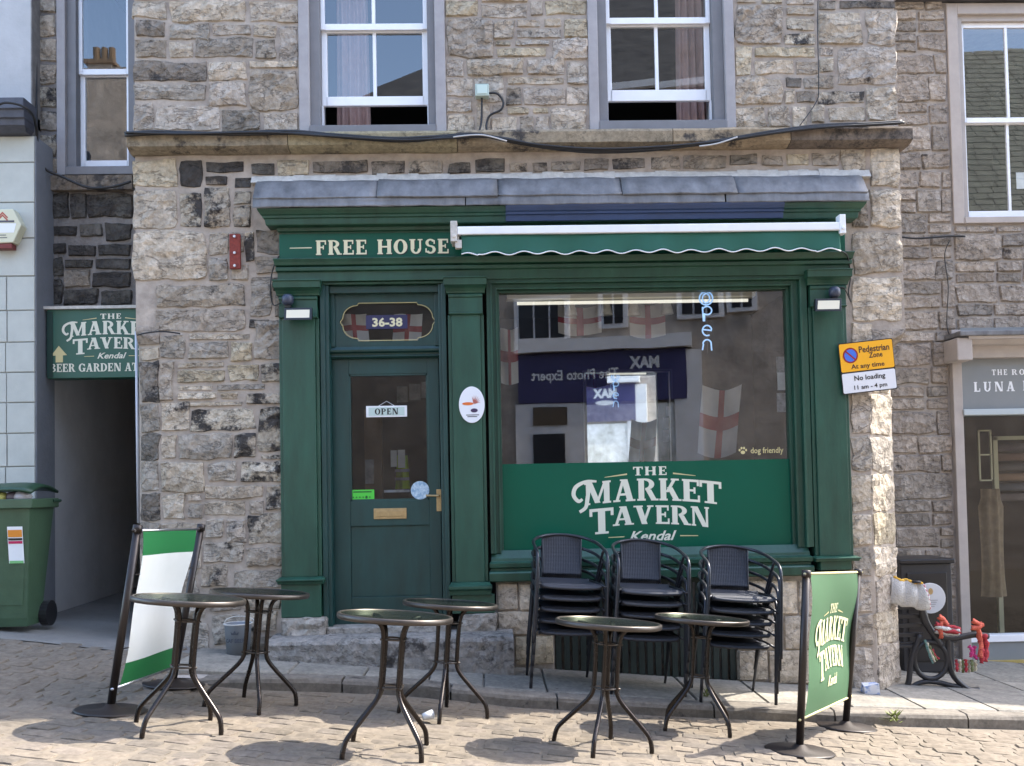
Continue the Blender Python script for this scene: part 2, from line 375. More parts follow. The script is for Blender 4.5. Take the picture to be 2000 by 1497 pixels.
# ------------------------------------------------------------------ serif letters drawn as shapes
def _arc(cx, cy, rx, ry, a0, a1, wx, wy, n=12):
    out = []
    for i in range(n):
        b0 = math.radians(a0+(a1-a0)*i/n); b1 = math.radians(a0+(a1-a0)*(i+1)/n)
        out.append([(cx+rx*math.cos(b0), cy+ry*math.sin(b0)), (cx+rx*math.cos(b1), cy+ry*math.sin(b1)),
                    (cx+(rx-wx)*math.cos(b1), cy+(ry-wy)*math.sin(b1)), (cx+(rx-wx)*math.cos(b0), cy+(ry-wy)*math.sin(b0))])
    return out
def _rc(a, b, c, d):
    n = max(1, int(abs(c-a)/.2)); return [[(a+(c-a)*i/n, b), (a+(c-a)*(i+1)/n, b), (a+(c-a)*(i+1)/n, d), (a+(c-a)*i/n, d)] for i in range(n)]
def _ln(x0, y0, x1, y1, w_): return [[(x0, y0), (x0+w_, y0), (x1+w_, y1), (x1, y1)]]
_T, _s, _o = .25, .085, .06
def _stem(x, T=_T, o=_o, top=True, bot=True):
    r = _rc(x, 0, x+T, 1)
    if bot: r += _rc(x-o, 0, x+T+o, _s)
    if top: r += _rc(x-o, 1-_s, x+T+o, 1)
    return r
def glyph(c):
    if c == 'T': return .84, _stem(.295, top=False, o=.11)+_rc(0, .88, .84, 1)+_ln(0, .70, 0, .88, .10)+_ln(.74, .70, .74, .88, .10)
    if c == 'H': return .98, _stem(.06)+_stem(.67)+_rc(.3, .45, .7, .56)
    if c == 'I': return .37, _stem(.06)
    if c == 'E': return .76, _stem(.06)+_rc(.3, .89, .70, 1)+_rc(.61, .72, .70, .9)+_rc(.3, .46, .52, .56)+_rc(.47, .37, .55, .65)+_rc(.3, 0, .73, .11)+_rc(.64, .1, .73, .3)
    if c == 'F': return .72, _stem(.06)+_rc(.3, .89, .70, 1)+_rc(.61, .70, .70, .9)+_rc(.3, .46, .52, .56)+_rc(.47, .37, .55, .65)
    if c == 'L': return .72, _stem(.06)+_rc(.3, 0, .70, .11)+_rc(.61, .1, .70, .34)
    if c == 'P': return .80, _stem(.06)+_arc(.36, .72, .42, .28, -90, 90, .24, .1)
    if c == 'R': return .90, _stem(.06)+_arc(.36, .735, .40, .265, -90, 90, .23, .1)+_ln(.62, 0, .36, .5, .25)+_rc(.60, 0, .93, _s)
    if c == 'B': return .84, _stem(.06)+_arc(.36, .75, .37, .25, -90, 90, .22, .1)+_arc(.36, .27, .44, .27, -90, 90, .24, .1)
    if c == 'D': return .94, _stem(.06)+_arc(.36, .5, .54, .5, -90, 90, .26, .1)
    if c == 'K': return .94, _stem(.06)+_ln(.27, .38, .62, 1, .15)+_ln(.65, 0, .34, .6, .25)+_rc(.57, 0, .97, _s)+_rc(.52, 1-_s, .87, 1)
    if c == 'A': return .96, _ln(.08, 0, .38, 1, .13)+_ln(.60, 0, .36, 1, .26)+_rc(.24, .27, .68, .37)+_rc(0, 0, .30, _s)+_rc(.53, 0, .94, _s)+_rc(.30, .93, .62, 1)
    if c == 'V': return .94, _ln(.37, 0, .10, 1, .26)+_ln(.38, 0, .70, 1, .13)+_rc(0, 1-_s, .43, 1)+_rc(.62, 1-_s, .92, 1)
    if c == 'N': return 1.0, _stem(.08, .12, top=False)+_ln(.60, 0, .08, 1, .28)+_stem(.78, .12, bot=False)+_rc(0, 1-_s, .3, 1)
    if c == 'M': return 1.2, _stem(.07, .12, top=False)+_ln(.46, .05, .10, 1, .24)+_ln(.50, .05, .86, 1, .12)+_stem(.86, .25)+_rc(0, 1-_s, .3, 1)
    if c == 'O': return .92, _arc(.46, .5, .46, .51, 0, 360, .26, .1, 22)
    if c == 'G': return .94, _arc(.47, .5, .47, .51, 38, 330, .27, .1, 18)+_rc(.62, .04, .88, .46)+_rc(.55, .38, .95, .46)+_rc(.75, .66, .86, .95)
    if c == 'U': return .94, _rc(.1, .32, .35, 1)+_rc(.68, .32, .80, 1)+_arc(.45, .35, .35, .36, 180, 360, .2, .12)+_rc(.02, 1-_s, .42, 1)+_rc(.58, 1-_s, .90, 1)
    if c == 'S': return .74, _arc(.37, .735, .33, .275, 25, 270, .2, .11, 14)+_arc(.37, .28, .35, .29, 90, -155, .21, .12, 14)+_rc(.58, .66, .67, .92)+_rc(.03, .08, .12, .36)
    return .4, []
def word(mb, s, fr, warp, gap=.07, w0=.0004, step=.00012):
    """letters in unit height -> warp(x, y) -> frame; returns nothing"""
    x = 0; k = 0
    total = sum(glyph(c)[0]+gap for c in s)-gap
    for c in s:
        W_, ps = glyph(c)
        for p in ps:
            q = [warp((x+a)/total, b) for a, b in p]
            mb.poly([fr((a, b, w0+step*(k % 9))) for a, b in q]); k += 1
        x += W_+gap
def plainword(mb, s, fr, u0, u1, v0, v1, w0=.0006, **kw):
    word(mb, s, fr, lambda a, b: (u0+(u1-u0)*a, v0+(v1-v0)*b), w0=w0, **kw)
def text_mesh(mb, s, fr, u0, u1, v0, v1, w0=.001, shear=0., bold=0.):
    """built-in sans letters fitted into a rectangle"""
    cu = bpy.data.curves.new('t', 'FONT'); cu.body = s; cu.shear = shear; cu.offset = bold; cu.resolution_u = 2; cu.fill_mode = 'FRONT'
    o = bpy.data.objects.new('t', cu); COL.objects.link(o); dg = bpy.context.evaluated_depsgraph_get(); dg.update()
    me = bpy.data.meshes.new_from_object(o.evaluated_get(dg))
    xs = [v.co.x for v in me.vertices]; ys = [v.co.y for v in me.vertices]
    ax, bx, ay, by = min(xs), max(xs), min(ys), max(ys)
    mb.add([fr((u0+(v.co.x-ax)/(bx-ax)*(u1-u0), v0+(v.co.y-ay)/(by-ay)*(v1-v0), w0)) for v in me.vertices], [tuple(p.vertices) for p in me.polygons])
    bpy.data.objects.remove(o); bpy.data.curves.remove(cu); bpy.data.meshes.remove(me)
def logo(mb, mg, fr, cu, cv, s, sx=1.0, clip=None, kendal=True, w0=.0006):
    """the tavern's lettering; unit = one pixel of it on the big window"""
    W_ = lambda u, v, h=0.: fr((cu+u*s*sx, cv+v*s, w0+h))
    def wd(c, u0, u1, top, bot, wk):
        Wg, ps = glyph(c)
        for i, p in enumerate(ps):
            pts = []
            for a, b in p:
                u = u0+(u1-u0)*a/Wg; vt, vb = top(u), bot(u); pts.append(W_(u, vb+(vt-vb)*b, wk+i*.0001))
            mb.poly(pts)
    mt = lambda u: 50-8*(u/130)**2; mbt = lambda u: 7-9*(u/130)**2
    for c, a, b in (('M', -122, -69), ('A', -66, -22), ('R', -19, 21), ('K', 24, 66), ('E', 69, 105)): wd(c, a, b, mt, mbt, 0)
    wd('T', 103, 146, mt, mbt, .0002)
    tt = lambda u: -2.5-6*(u/120)**2; tb = lambda u: -38.6-9*(u/120)**2
    wd('T', -113, -66, lambda u: -8+(u+112)*.07, lambda u: -56+(u+90)*.06, 0)
    for c, a, b in (('A', -68, -26), ('V', -27, 13), ('E', 16, 44), ('R', 46, 83), ('N', 85, 122)): wd(c, a, b, tt, tb, .0002)
    # the M's descending leg and curl
    def stroke(pts, ws, h):
        pts = smooth_pts([(x, y, 0) for x, y in pts], 5); n = len(pts)
        for i in range(n-1):
            t0 = (pts[min(n-1, i+1)]-pts[max(0, i-1)]).normalized(); t1 = (pts[min(n-1, i+2)]-pts[i]).normalized()
            a, b = i/(n-1)*(len(ws)-1), (i+1)/(n-1)*(len(ws)-1)
            wa = ws[int(a)]+(ws[min(len(ws)-1, int(a)+1)]-ws[int(a)])*(a-int(a)); wb = ws[int(b)]+(ws[min(len(ws)-1, int(b)+1)]-ws[int(b)])*(b-int(b))
            n0 = Vector((-t0.y, t0.x, 0))*wa/2; n1 = Vector((-t1.y, t1.x, 0))*wb/2
            mb.poly([W_((p).x, (p).y, h+i*.00003) for p in (pts[i]-n0, pts[i+1]-n1, pts[i+1]+n1, pts[i]+n0)])
    stroke([(-112, 40), (-116, 14), (-120, -4), (-132, -13)], [7, 8, 7, 6], .0012)
    stroke([(-98, 46), (-118, 46), (-138, 36), (-143, 20), (-134, 8), (-126, 12)], [4, 6, 8, 8, 7, 5], .0016)
    # THE
    x = -26
    for c, a, b in (('T', -26, -7), ('H', -3, 19), ('E', 24, 40)): wd(c, a, b, lambda u: 73, lambda u: 56, 0)
    g = lambda a, b, c, d, w_: mg.poly([W_(a, b-w_), W_(c, d-w_*.6), W_(c, d+w_*.6), W_(a, b+w_*.1)])
    mg.poly([W_(-82, 53), W_(-38, 57.5), W_(-38, 60.5), W_(-82, 54)]); mg.poly([W_(52, 60.5), W_(96, 54), W_(96, 53), W_(52, 57.5)])
    if kendal:
        mg.poly([W_(-77, -64), W_(-46, -63.5), W_(-46, -61.5), W_(-77, -62.5)]); mg.poly([W_(63, -61.5), W_(98, -62.5), W_(98, -64), W_(63, -63.5)])
        fr2 = Fr(W_(0, 0), fr.U*(1), fr.V, fr.N)
        text_mesh(mb, 'Kendal', fr2, -36*s*sx, 56*s*sx, -71*s, -52*s, w0=.0004, shear=.35, bold=.02)

# ------------------------------------------------------------------ ground
cs = []
def axis(a, b, step, far):
    l = [a-far*f for f in (1, .3, .1, .04, .015)]; x = a
    while x < b: l.append(x); x += step
    l += [b]+[b+far*f for f in (.015, .04, .1, .3, 1)]; return l
xs = axis(-8, 10, .25, 400); ys = axis(-6, 4, .2, 400)
g = MB(); vs = [(x, y, gzb(x, y)-.006) for y in ys for x in xs]; nx = len(xs)
g.add(vs, [(j*nx+i, j*nx+i+1, (j+1)*nx+i+1, (j+1)*nx+i) for j in range(len(ys)-1) for i in range(nx-1)])
ground = mk('road', g, M['grout'], smooth=True, kind='structure')
# kerb line traced where kerb top edge stands
kp = [(300, 1313), (420, 1318), (540, 1323), (668, 1327), (800, 1333), (900, 1345), (1000, 1356), (1100, 1362), (1250, 1371), (1400, 1378), (1550, 1384), (1700, 1391), (1850, 1395), (2000, 1398)]
KL = [PG(a, b, gzp) for a, b in kp]
KL = [Vector((k.x, k.y, 0)) for k in KL]
dk = (KL[-1]-KL[-4]).normalized(); KL.append(KL[-1]+dk*3.5)
def kerb_y(x):
    if x <= KL[0].x: return KL[0].y
    for a, b in zip(KL, KL[1:]):
        if a.x <= x <= b.x: return a.y+(b.y-a.y)*(x-a.x)/(b.x-a.x)
    return KL[-1].y
# asphalt apron of the alley and gutter (left)
ap = MB()
def apf(u, v):
    x = -8+u*(8+KL[0].x+.05)
    yf = -.30+.04*math.sin(x*3); yb = 9
    x = min(x, KL[0].x+.02) if u > .98 else x
    y = yf+(yb-yf)*v**2
    return (x, y, gzb(x, y)+.002)
ap.grid(50, 40, apf)
mk('alley_ground', ap, M['asphalt'], smooth=True, kind='structure')
pave = MB()
PX0 = KL[0].x
xs2 = [PX0+.25*i for i in range(int((10-PX0)/.25))]
for a, b in zip(xs2, xs2[1:]):
    ya, yb = kerb_y(a)+.02, kerb_y(b)+.02
    pave.add([(a, ya, gzp(a, ya)-.035), (b, yb, gzp(b, yb)-.035), (b, 2.2, gzp(b, 2)-.035), (a, 2.2, gzp(a, 2)-.035)], [(0, 1, 2, 3)])
pavement = mk('pavement', pave, M['mortar_r'], kind='structure')
def slab(pts, h, top, seed, bev=.012):
    mb = MB(); n = len(pts); c = sum(pts, Vector())/n
    rings = [(1.0, -h), (1.0, -bev), (None, 0)]
    vs = []
    for j, (k, z) in enumerate(rings):
        for p in pts:
            q = p if k else p+(c-p).normalized()*bev
            vs.append((q.x, q.y, top(q.x, q.y)+z+noise.noise(Vector((q.x*3, q.y*3, seed)))*.003))
    fs = [(j*n+i, j*n+(i+1) % n, (j+1)*n+(i+1) % n, (j+1)*n+i) for j in range(2) for i in range(n)]+[tuple(range(2*n, 3*n))]
    return mb.add(vs, fs)
# kerbstones
def ksub(x0, x1, off, n=4): return [Vector((x0+(x1-x0)*i/n, kerb_y(x0+(x1-x0)*i/n)+off, 0)) for i in range(n+1)]
seam_px = [(300, 1313), (480, 1320), (668, 1327), (880, 1342), (1088, 1361), (1395, 1378), (1630, 1388), (1890, 1396)]
seams = [PG(a, b, gzp).x for a, b in seam_px]+[KL[-1].x-1.6, KL[-1].x-.6]
for i, (a, b) in enumerate(zip(seams, seams[1:])):
    pts = ksub(a+.006, b-.006, 0, 6)+ksub(a+.006, b-.006, .15, 6)[::-1]
    rise = lambda x, y: gzp(x, y)-.004 - .05*(1-sstep(PX0-.1, PX0+.9, x))
    mb = MB(); n = len(pts); vs = []
    for k, (z, ins, fro) in enumerate([(-.3, 0, 0), (-.03, 0, -.006), (-.008, 0, .004), (0, .016, .02)]):
        for q0 in pts:
            q = q0.copy()
            if abs(q.y-kerb_y(q.x)) < .01: q.y += fro+noise.noise(Vector((q.x*9, z*30, 2)))*.012
            vs.append((q.x+(ins*.4 if q0 is pts[0] or q0 is pts[-1] else 0), q.y, rise(q.x, q.y)+z+noise.noise(Vector((q.x*5, q.y*5, k)))*.006))
    mb.add(vs, [(k*n+j, k*n+(j+1) % n, (k+1)*n+(j+1) % n, (k+1)*n+j) for k in range(3) for j in range(n)]+[tuple(range(3*n, 4*n))])
    c = R_.choice([(.185, .165, .14), (.17, .152, .13), (.20, .178, .15)])
    mk('kerbstone', mb, M['sett'], pavement, color=(*c, .1))
# flagstones
fx = PX0+.02
cols = [PX0+.02]
for px in (540, 700, 835, 945, 1065, 1190, 1330, 1452, 1590, 1710, 1830, 1960): cols.append(PG(px, 1335, gzp).x)
cols += [cols[-1]+.8, cols[-1]+1.7, cols[-1]+2.6]
for i, (a, b) in enumerate(zip(cols, cols[1:])):
    yk = lambda x: kerb_y(x)+.158
    tops = [.0] if b < Xp(1770, 1345, 0)+.05 else [.75, 1.9]
    n = 3; lo = [Vector((a+.005+(b-a-.01)*t/n, yk(a+(b-a)*t/n), 0)) for t in range(n+1)]
    prevlo = lo
    for tp in tops:
        hi = [Vector((a+.005+(b-a-.01)*t/n, tp+(.02 if tp == tops[-1] else R_.uniform(-.01, .01)*0), 0)) for t in range(n+1)]
        pts = prevlo+hi[::-1]
        c = R_.choice([(.27, .248, .21), (.25, .232, .198), (.285, .26, .22), (.235, .218, .188)])
        mk('flagstone', slab(pts, .06, lambda x, y: gzp(x, y)+.0, i), M['flag'], pavement, color=(*c, .0))
        prevlo = [h_+Vector((0, .01, 0)) for h_ in hi]
# setts
def sett_mesh(k, a, b):
    rr = random.Random(k); nu, nv = 5, 4; pts = []
    def prof(t): return [-1, -.86, 0, .86, 1] if t else None
    us = [-1, -.84, -.3, .3, .84, 1]; vs_ = [-1, -.8, 0, .8, 1]
    for t in vs_:
        for s in us:
            x = a/2*s*(1-.10*t**4)+rr.uniform(-1, 1)*.006; y = b/2*t*(1-.10*s**4)+rr.uniform(-1, 1)*.004
            e = abs(s) == 1 or abs(t) == 1
            h = -.03 if e else .003*(1-s*s)*(1-t*t)+rr.uniform(-1, 1)*.002-(.0025 if abs(s) > .8 or abs(t) > .7 else 0)
            pts.append((x, y, h))
    m = len(us); return pts, [(j*m+i, j*m+i+1, (j+1)*m+i+1, (j+1)*m+i) for j in range(len(vs_)-1) for i in range(m-1)]
SV = []
for k in range(9):
    a = [.155, .175, .195, .21, .225, .165, .185, .20, .14][k]
    pts, fs = sett_mesh(k, a-.010, .123); SV.append((a, pts, fs))
ang = math.radians(-9); ca, sa = math.cos(ang), math.sin(ang)
spots = []
for r in range(-46, 24):
    y = r*.131; x = -9+R_.uniform(0, .2)
    while x < 10:
        k = R_.randrange(9); a = SV[k][0]; cx = x+a/2
        wx, wy = cx*ca-y*sa, cx*sa+y*ca-1.2
        x += a
        if wx < -6.5 or wx > 8 or wy < -7.6: continue
        if wx >= -1.9 and wx > KL[0].x and wy > kerb_y(wx)-.07: continue
        if wy > (-.25 if wx < -2.6 else -.0): continue
        if wx <= KL[0].x+.0 and wx > -2.95 and wy > -.12: continue
        d = (Vector((wx, wy, gzr(wx, wy)))-CAMP)
        # in view?
        loc = CAMR.transposed() @ d
        u = loc.x/-loc.z*F-SHX; v = loc.y/-loc.z*F-SHY
        vis = abs(u) < .515 and abs(v) < .39
        spots.append((0 if vis else 1, d.length, wx, wy, k))
spots.sort()
SM = []
for k, (a, pts, fs) in enumerate(SV):
    me = bpy.data.meshes.new('sett'); me.from_pydata(pts, [], fs); me.materials.append(M['sett']); SM.append(me)
rest = MB()
for i, (vis, d, wx, wy, k) in enumerate(spots):
    rot = ang+R_.uniform(-.03, .03); tz = R_.uniform(-.004, .005)
    lf_ = 1-sstep(-2.6, -1.9, wx); e = Euler((R_.uniform(-.02, .02)+lf_*.13*(1 if wy > -2 else 0), .085+R_.uniform(-.02, .02), rot)); z = gzb(wx, wy)+tz
    c = R_.choice([(.172, .146, .115), (.19, .16, .126), (.158, .135, .108), (.182, .154, .126), (.168, .144, .119), (.148, .128, .106)])
    if i < 300:
        o = bpy.data.objects.new('sett', SM[k]); COL.objects.link(o); o.parent = ground
        o.location = Vector((wx, wy, z))-WL[ground.name]; o.rotation_euler = e; o.color = (*c, R_.uniform(0, .12))
    else:
        mt = Matrix.Translation((wx, wy, z)) @ e.to_matrix().to_4x4()
        rest.add([mt @ Vector(p) for p in SV[k][1]], SV[k][2])
o = mk('setts', rest, M['sett'], ground, kind='stuff', color=(.18, .15, .117, .08))

# ================================================================== THE TAVERN
XA, XB = Xp(257, 150), Xp(1757, 150)
tav = thing('tavern_building', 'stone tavern with green painted shopfront and two sash windows above', 'building', ((XA+XB)/2, .2, 0))
TOPZ = 8.1
w1 = RC(583, -110, 869, 264); w2 = RC(1148, -120, 1433, 262)
sf0, sf1 = Xp(551, 800), Xp(1657, 800)
zs = Zp(1095, 352); xl, xr = Xp(312, 900), Xp(1705, 1000)
zch_l, zch_r = Zp(290, 640), Zp(1730, 645)
CHL = xl-XA-.02; DL = .06; CHR = XB-.02-xr
b = MB()
yb, yf = .36, .010
for a, c in ((XA+.02, w1[0]), (w1[1], w2[0]), (w2[1], XB-.02)): b.box(a, c, yf, yb, w1[2]-.02, w1[3])
b.box(XA+.02, XB-.02, yf, yb, w1[3], TOPZ)
b.box(XA+.02, XB-.02, yf, yb, zs, w1[2]-.02)
b.box(XA+.02, sf0, yf, yb, zch_l, zs); b.box(sf1, XB-.02, yf, yb, zch_r, zs)
b.prism([(xl, yf, -1), (sf0, yf, -1), (sf0, yb, -1), (xl-CHL, yb, -1), (xl-CHL, yf+DL, -1)], (0, 0, zch_l+1))
b.prism([(sf1, yf, -1), (xr, yf, -1), (xr+CHR, yf+CHR, -1), (xr+CHR, yb, -1), (sf1, yb, -1)], (0, 0, zch_r+1))
# side and back walls, roof slab
b.box(XA+.02, XA+.36, yb, 7, -1, TOPZ); b.box(XB-.36, XB-.02, yb, 7, -1, TOPZ); b.box(XA+.02, XB-.02, 7, 7.3, -1, TOPZ)
mk('wall', b, M['mortar'], tav)
rf = MB(); rf.prism([(XA-.1, -.25, TOPZ), (XA-.1, 3.6, TOPZ+1.0), (XA-.1, 7.5, TOPZ)], (XB-XA+.2, 0, 0))
mk('roof', rf, mat('slate roof', (.06, .06, .065), .7, nvar=.3, nscale=5), tav)
# ---- stones, one by one
UL = [(258,-30,350,0,'g'),(352,-34,470,-2,'g'),(474,-30,583,0,'g'),(258,2,328,36,'l'),(330,0,482,43,'g'),(485,2,583,44,'g'),(262,38,324,74,'d'),(262,76,324,115,'m'),(328,44,408,78,'g'),(328,80,378,114,'g'),(411,46,490,70,'g'),(380,72,494,112,'m'),(497,76,541,118,'m'),(543,50,583,122,'g'),(494,47,541,74,'g'),
 (260,118,403,160,'d'),(260,162,403,197,'g'),(406,118,482,158,'g'),(406,160,482,208,'g'),(485,136,583,216,'m'),(485,118,583,134,'g'),(258,200,301,254,'g'),(304,205,430,255,'g'),(433,212,508,256,'m'),(512,220,583,256,'g')]
UM = [(871,-40,960,-4,'g'),(963,-40,1040,-4,'y'),(1043,-38,1148,-4,'g'),(871,-2,935,33,'y'),(937,6,1034,36,'g'),(1036,-2,1062,32,'g'),(1065,0,1148,31,'y'),(937,-3,1034,4,'l'),
 (871,36,962,112,'g'),(965,38,1006,76,'g'),(1008,38,1058,54,'g'),(1060,35,1098,53,'l'),(1101,35,1148,73,'y'),(1008,56,1098,76,'g'),(965,79,1000,90,'y'),(967,92,1068,112,'y'),(1003,78,1076,90,'g'),(1079,76,1148,118,'g'),
 (871,115,908,150,'g'),(911,114,1024,147,'g'),(1027,114,1104,148,'g'),(1107,121,1148,166,'g'),(871,153,925,190,'g'),(928,149,986,200,'g'),(989,150,1104,166,'l'),(989,169,1020,206,'m'),(1023,169,1104,206,'g'),(1106,169,1148,206,'g'),
 (871,193,925,222,'g'),(871,224,928,258,'l'),(931,203,957,258,'g'),(960,226,1012,260,'g'),(960,203,986,223,'g'),(989,209,1036,224,'y'),(1038,209,1074,222,'y'),(1015,227,1044,260,'m'),(1046,225,1074,258,'g'),(1077,209,1148,258,'g')]
UR = [(1436,-38,1530,-2,'g'),(1533,-36,1640,-2,'m'),(1643,-36,1752,-2,'g'),(1436,0,1482,6,'g'),(1436,9,1531,87,'g'),(1485,0,1531,7,'y'),(1534,-1,1594,10,'g'),(1534,13,1594,30,'g'),(1534,33,1594,61,'b'),(1530,64,1594,88,'b'),(1597,-1,1635,20,'m'),(1598,24,1684,88,'l'),(1638,-1,1752,17,'d'),(1692,20,1752,88,'g'),
 (1436,91,1470,146,'y'),(1473,91,1594,113,'y'),(1473,116,1553,146,'g'),(1556,116,1598,147,'g'),(1600,91,1630,111,'g'),(1600,113,1630,143,'b'),(1633,91,1752,167,'g'),(1436,150,1529,206,'g'),(1532,150,1567,172,'d'),(1569,150,1630,174,'g'),(1532,175,1553,203,'l'),(1556,177,1594,203,'m'),(1597,177,1691,204,'b'),(1597,146,1630,174,'m'),(1694,170,1752,236,'l'),
 (1436,209,1497,250,'g'),(1500,207,1545,250,'g'),(1548,206,1577,250,'l'),(1580,205,1614,240,'l'),(1617,207,1691,238,'l')]
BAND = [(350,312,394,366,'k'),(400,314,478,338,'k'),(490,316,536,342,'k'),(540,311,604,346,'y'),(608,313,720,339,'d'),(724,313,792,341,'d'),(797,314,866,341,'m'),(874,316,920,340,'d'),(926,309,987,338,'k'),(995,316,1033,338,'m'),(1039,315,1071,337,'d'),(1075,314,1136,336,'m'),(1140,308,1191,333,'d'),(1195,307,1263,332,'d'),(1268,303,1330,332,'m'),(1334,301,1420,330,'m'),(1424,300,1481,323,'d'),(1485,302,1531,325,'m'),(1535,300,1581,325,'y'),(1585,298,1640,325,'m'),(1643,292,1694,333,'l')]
LP = [(258,311,348,366,'y'),(258,369,346,448,'l'),(350,376,396,446,'b'),(398,343,446,362,'d'),(398,366,451,446,'b'),(456,345,491,368,'k'),(454,372,491,400,'b'),(455,403,491,447,'b'),(258,452,402,548,'g'),(405,452,448,500,'l'),(405,503,448,549,'g'),(451,452,478,492,'g'),(478,452,496,512,'b'),(499,449,549,496,'d'),(498,500,549,537,'m'),
 (451,516,484,549,'g'),(487,540,533,618,'g'),(533,540,552,570,'d'),(303,556,480,600,'m'),(303,602,480,648,'g'),(484,622,528,642,'d'),(536,574,553,620,'m'),(495,624,552,702,'g'),(312,652,362,702,'g'),(366,668,446,702,'g'),(366,651,490,665,'g'),(449,668,492,706,'y'),
 (312,706,338,783,'g'),(343,722,441,748,'y'),(343,707,440,719,'l'),(443,710,506,746,'y'),(509,710,552,748,'b'),(343,752,418,763,'l'),(343,766,424,781,'l'),(428,766,466,780,'l'),(421,750,520,763,'g'),(368,784,476,794,'l'),(479,767,552,790,'b'),(314,787,370,843,'g'),(374,796,500,842,'b'),(504,794,553,884,'b'),
 (314,848,344,898,'g'),(348,848,452,898,'g'),(456,847,501,898,'b'),(506,888,552,899,'b'),(314,902,398,962,'l'),(404,902,464,942,'g'),(468,902,552,942,'b'),(316,966,361,1018,'l'),(365,966,394,980,'g'),(365,984,394,1014,'g'),(398,947,516,975,'g'),(520,946,552,998,'b'),(398,979,480,1009,'g'),(484,978,516,1006,'g'),
 (314,1022,396,1060,'m'),(400,1014,438,1052,'g'),(442,1012,478,1064,'g'),(482,1004,552,1064,'b'),(314,1064,392,1110,'g'),(396,1058,476,1100,'g'),(480,1068,552,1108,'m'),(314,1114,388,1160,'g'),(392,1104,448,1148,'m'),(452,1112,552,1150,'g'),(314,1164,400,1210,'g'),(404,1152,470,1196,'g'),(474,1154,546,1190,'l'),(314,1214,408,1270,'g'),(412,1200,474,1262,'g'),(478,1194,542,1236,'l'),(478,1240,530,1275,'m')]
RP = [(1698,288,1760,366,'l'),(1700,370,1761,446,'l'),(1662,392,1697,446,'m'),(1664,451,1762,537,'l'),(1664,541,1764,628,'l'),(1662,632,1704,690,'g'),(1662,694,1704,764,'l'),(1662,768,1704,848,'g'),(1662,852,1704,922,'g'),(1662,926,1704,1000,'l'),(1662,1004,1704,1066,'g'),(1662,1070,1704,1128,'g'),(1664,1132,1705,1196,'g'),(1664,1200,1706,1262,'g'),(1666,1266,1707,1345,'g')]
tracks(UL+UM+UR, 0, tav)
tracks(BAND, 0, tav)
tracks(LP, 0, tav)
tracks(RP, 0, tav, rough=.012)
# low base stones under the green fronts are parts too; chamfered corners:
q = math.sqrt(.5)
FL = Fr((xl-CHL, DL, 0), (CHL, -DL, 0), N=(-DL, -CHL, 0))
FRr = Fr((xr, 0, 0), (q, q, 0), N=(q, -q, 0))
wl_ = math.hypot(CHL, DL); wr_ = CHR/q
for a, c, code in ((676,702,'l'),(704,786,'d'),(790,843,'m'),(847,898,'d'),(902,960,'g'),(964,1018,'d'),(1022,1080,'m'),(1084,1150,'g'),(1154,1210,'g'),(1214,1275,'g')):
    stone(FL, .01, wl_-.005, Zp(300, c), Zp(300, a), code, tav, proud=.012, rough=.012)
for a, c, code in ((682,702,'l'),(704,764,'l'),(768,848,'l'),(852,922,'g'),(926,1000,'l'),(1004,1066,'y'),(1070,1128,'l'),(1132,1196,'g'),(1200,1262,'l'),(1266,1350,'g')):
    stone(FRr, .005, wr_-.01, Zp(1705, c), Zp(1705, a), code, tav, proud=.012, rough=.016)
# curved corbel stops where the chamfers die into the square corner
for px, py, sgn in ((275, 590, -1), (1745, 590, 1)):
    X0 = XA+.02 if sgn < 0 else XB-.02; c = MB(); CH = CHL if sgn < 0 else CHR; DP = DL if sgn < 0 else CHR; zt = (zch_l if sgn < 0 else zch_r)+.003; zb = zt-.13
    xe = xl if sgn < 0 else xr
    n = 6
    prof = [(zb+(zt-zb)*i/n, math.sin(i/n*math.pi/2)) for i in range(n+1)]
    vs = []
    for z, t in prof:
        ax = xe-(-sgn)*0; bx = xe+sgn*CH
        px_ = bx+(X0-bx)*0; cx = xe+sgn*CH*t; cyy = CH*(1-t)
        vs += [(xe, -.004, z), (cx, -.004+CH*0 if t > .98 else -.004+ (1-t)*0, z), (xe+sgn*CH, DP*(1-t)-.004, z), (xe+sgn*CH, DP+.05, z), (xe, DP+.05, z)]
    m_ = 5; c.add(vs, [(i*m_+k, i*m_+(k+1) % m_, (i+1)*m_+(k+1) % m_, (i+1)*m_+k) for i in range(n) for k in range(m_)]+[tuple(range(m_)), tuple(range(n*m_, (n+1)*m_))])
    o = mk('corbel_stone', c, M['stone_soft'], tav, color=(.36, .31, .26, .05)); fixn(o)
# two drilled holes in the pier stone
for px, py in ((1689, 489), (1726, 487)):
    h = MB(); p = P(px, py, -.018); h.tube([p, p+Vector((0, .03, 0))], .014, 10); mk('bolt_hole', h, M['black'], tav)
# rest of the wall above the picture
up = MB(); zt = Zp(1000, -42)
fill(XA+.02, XB-.02, zt, TOPZ, .24, (.2, .5), 'g', Y=0, holes=[(w1[0], w1[1], 0, w1[3]+.25), (w2[0], w2[1], 0, w2[3]+.25)], joined=up)
o = mk('upper_stones', up, M['stone'], tav, kind='stuff', color=(.275, .23, .19, .1))
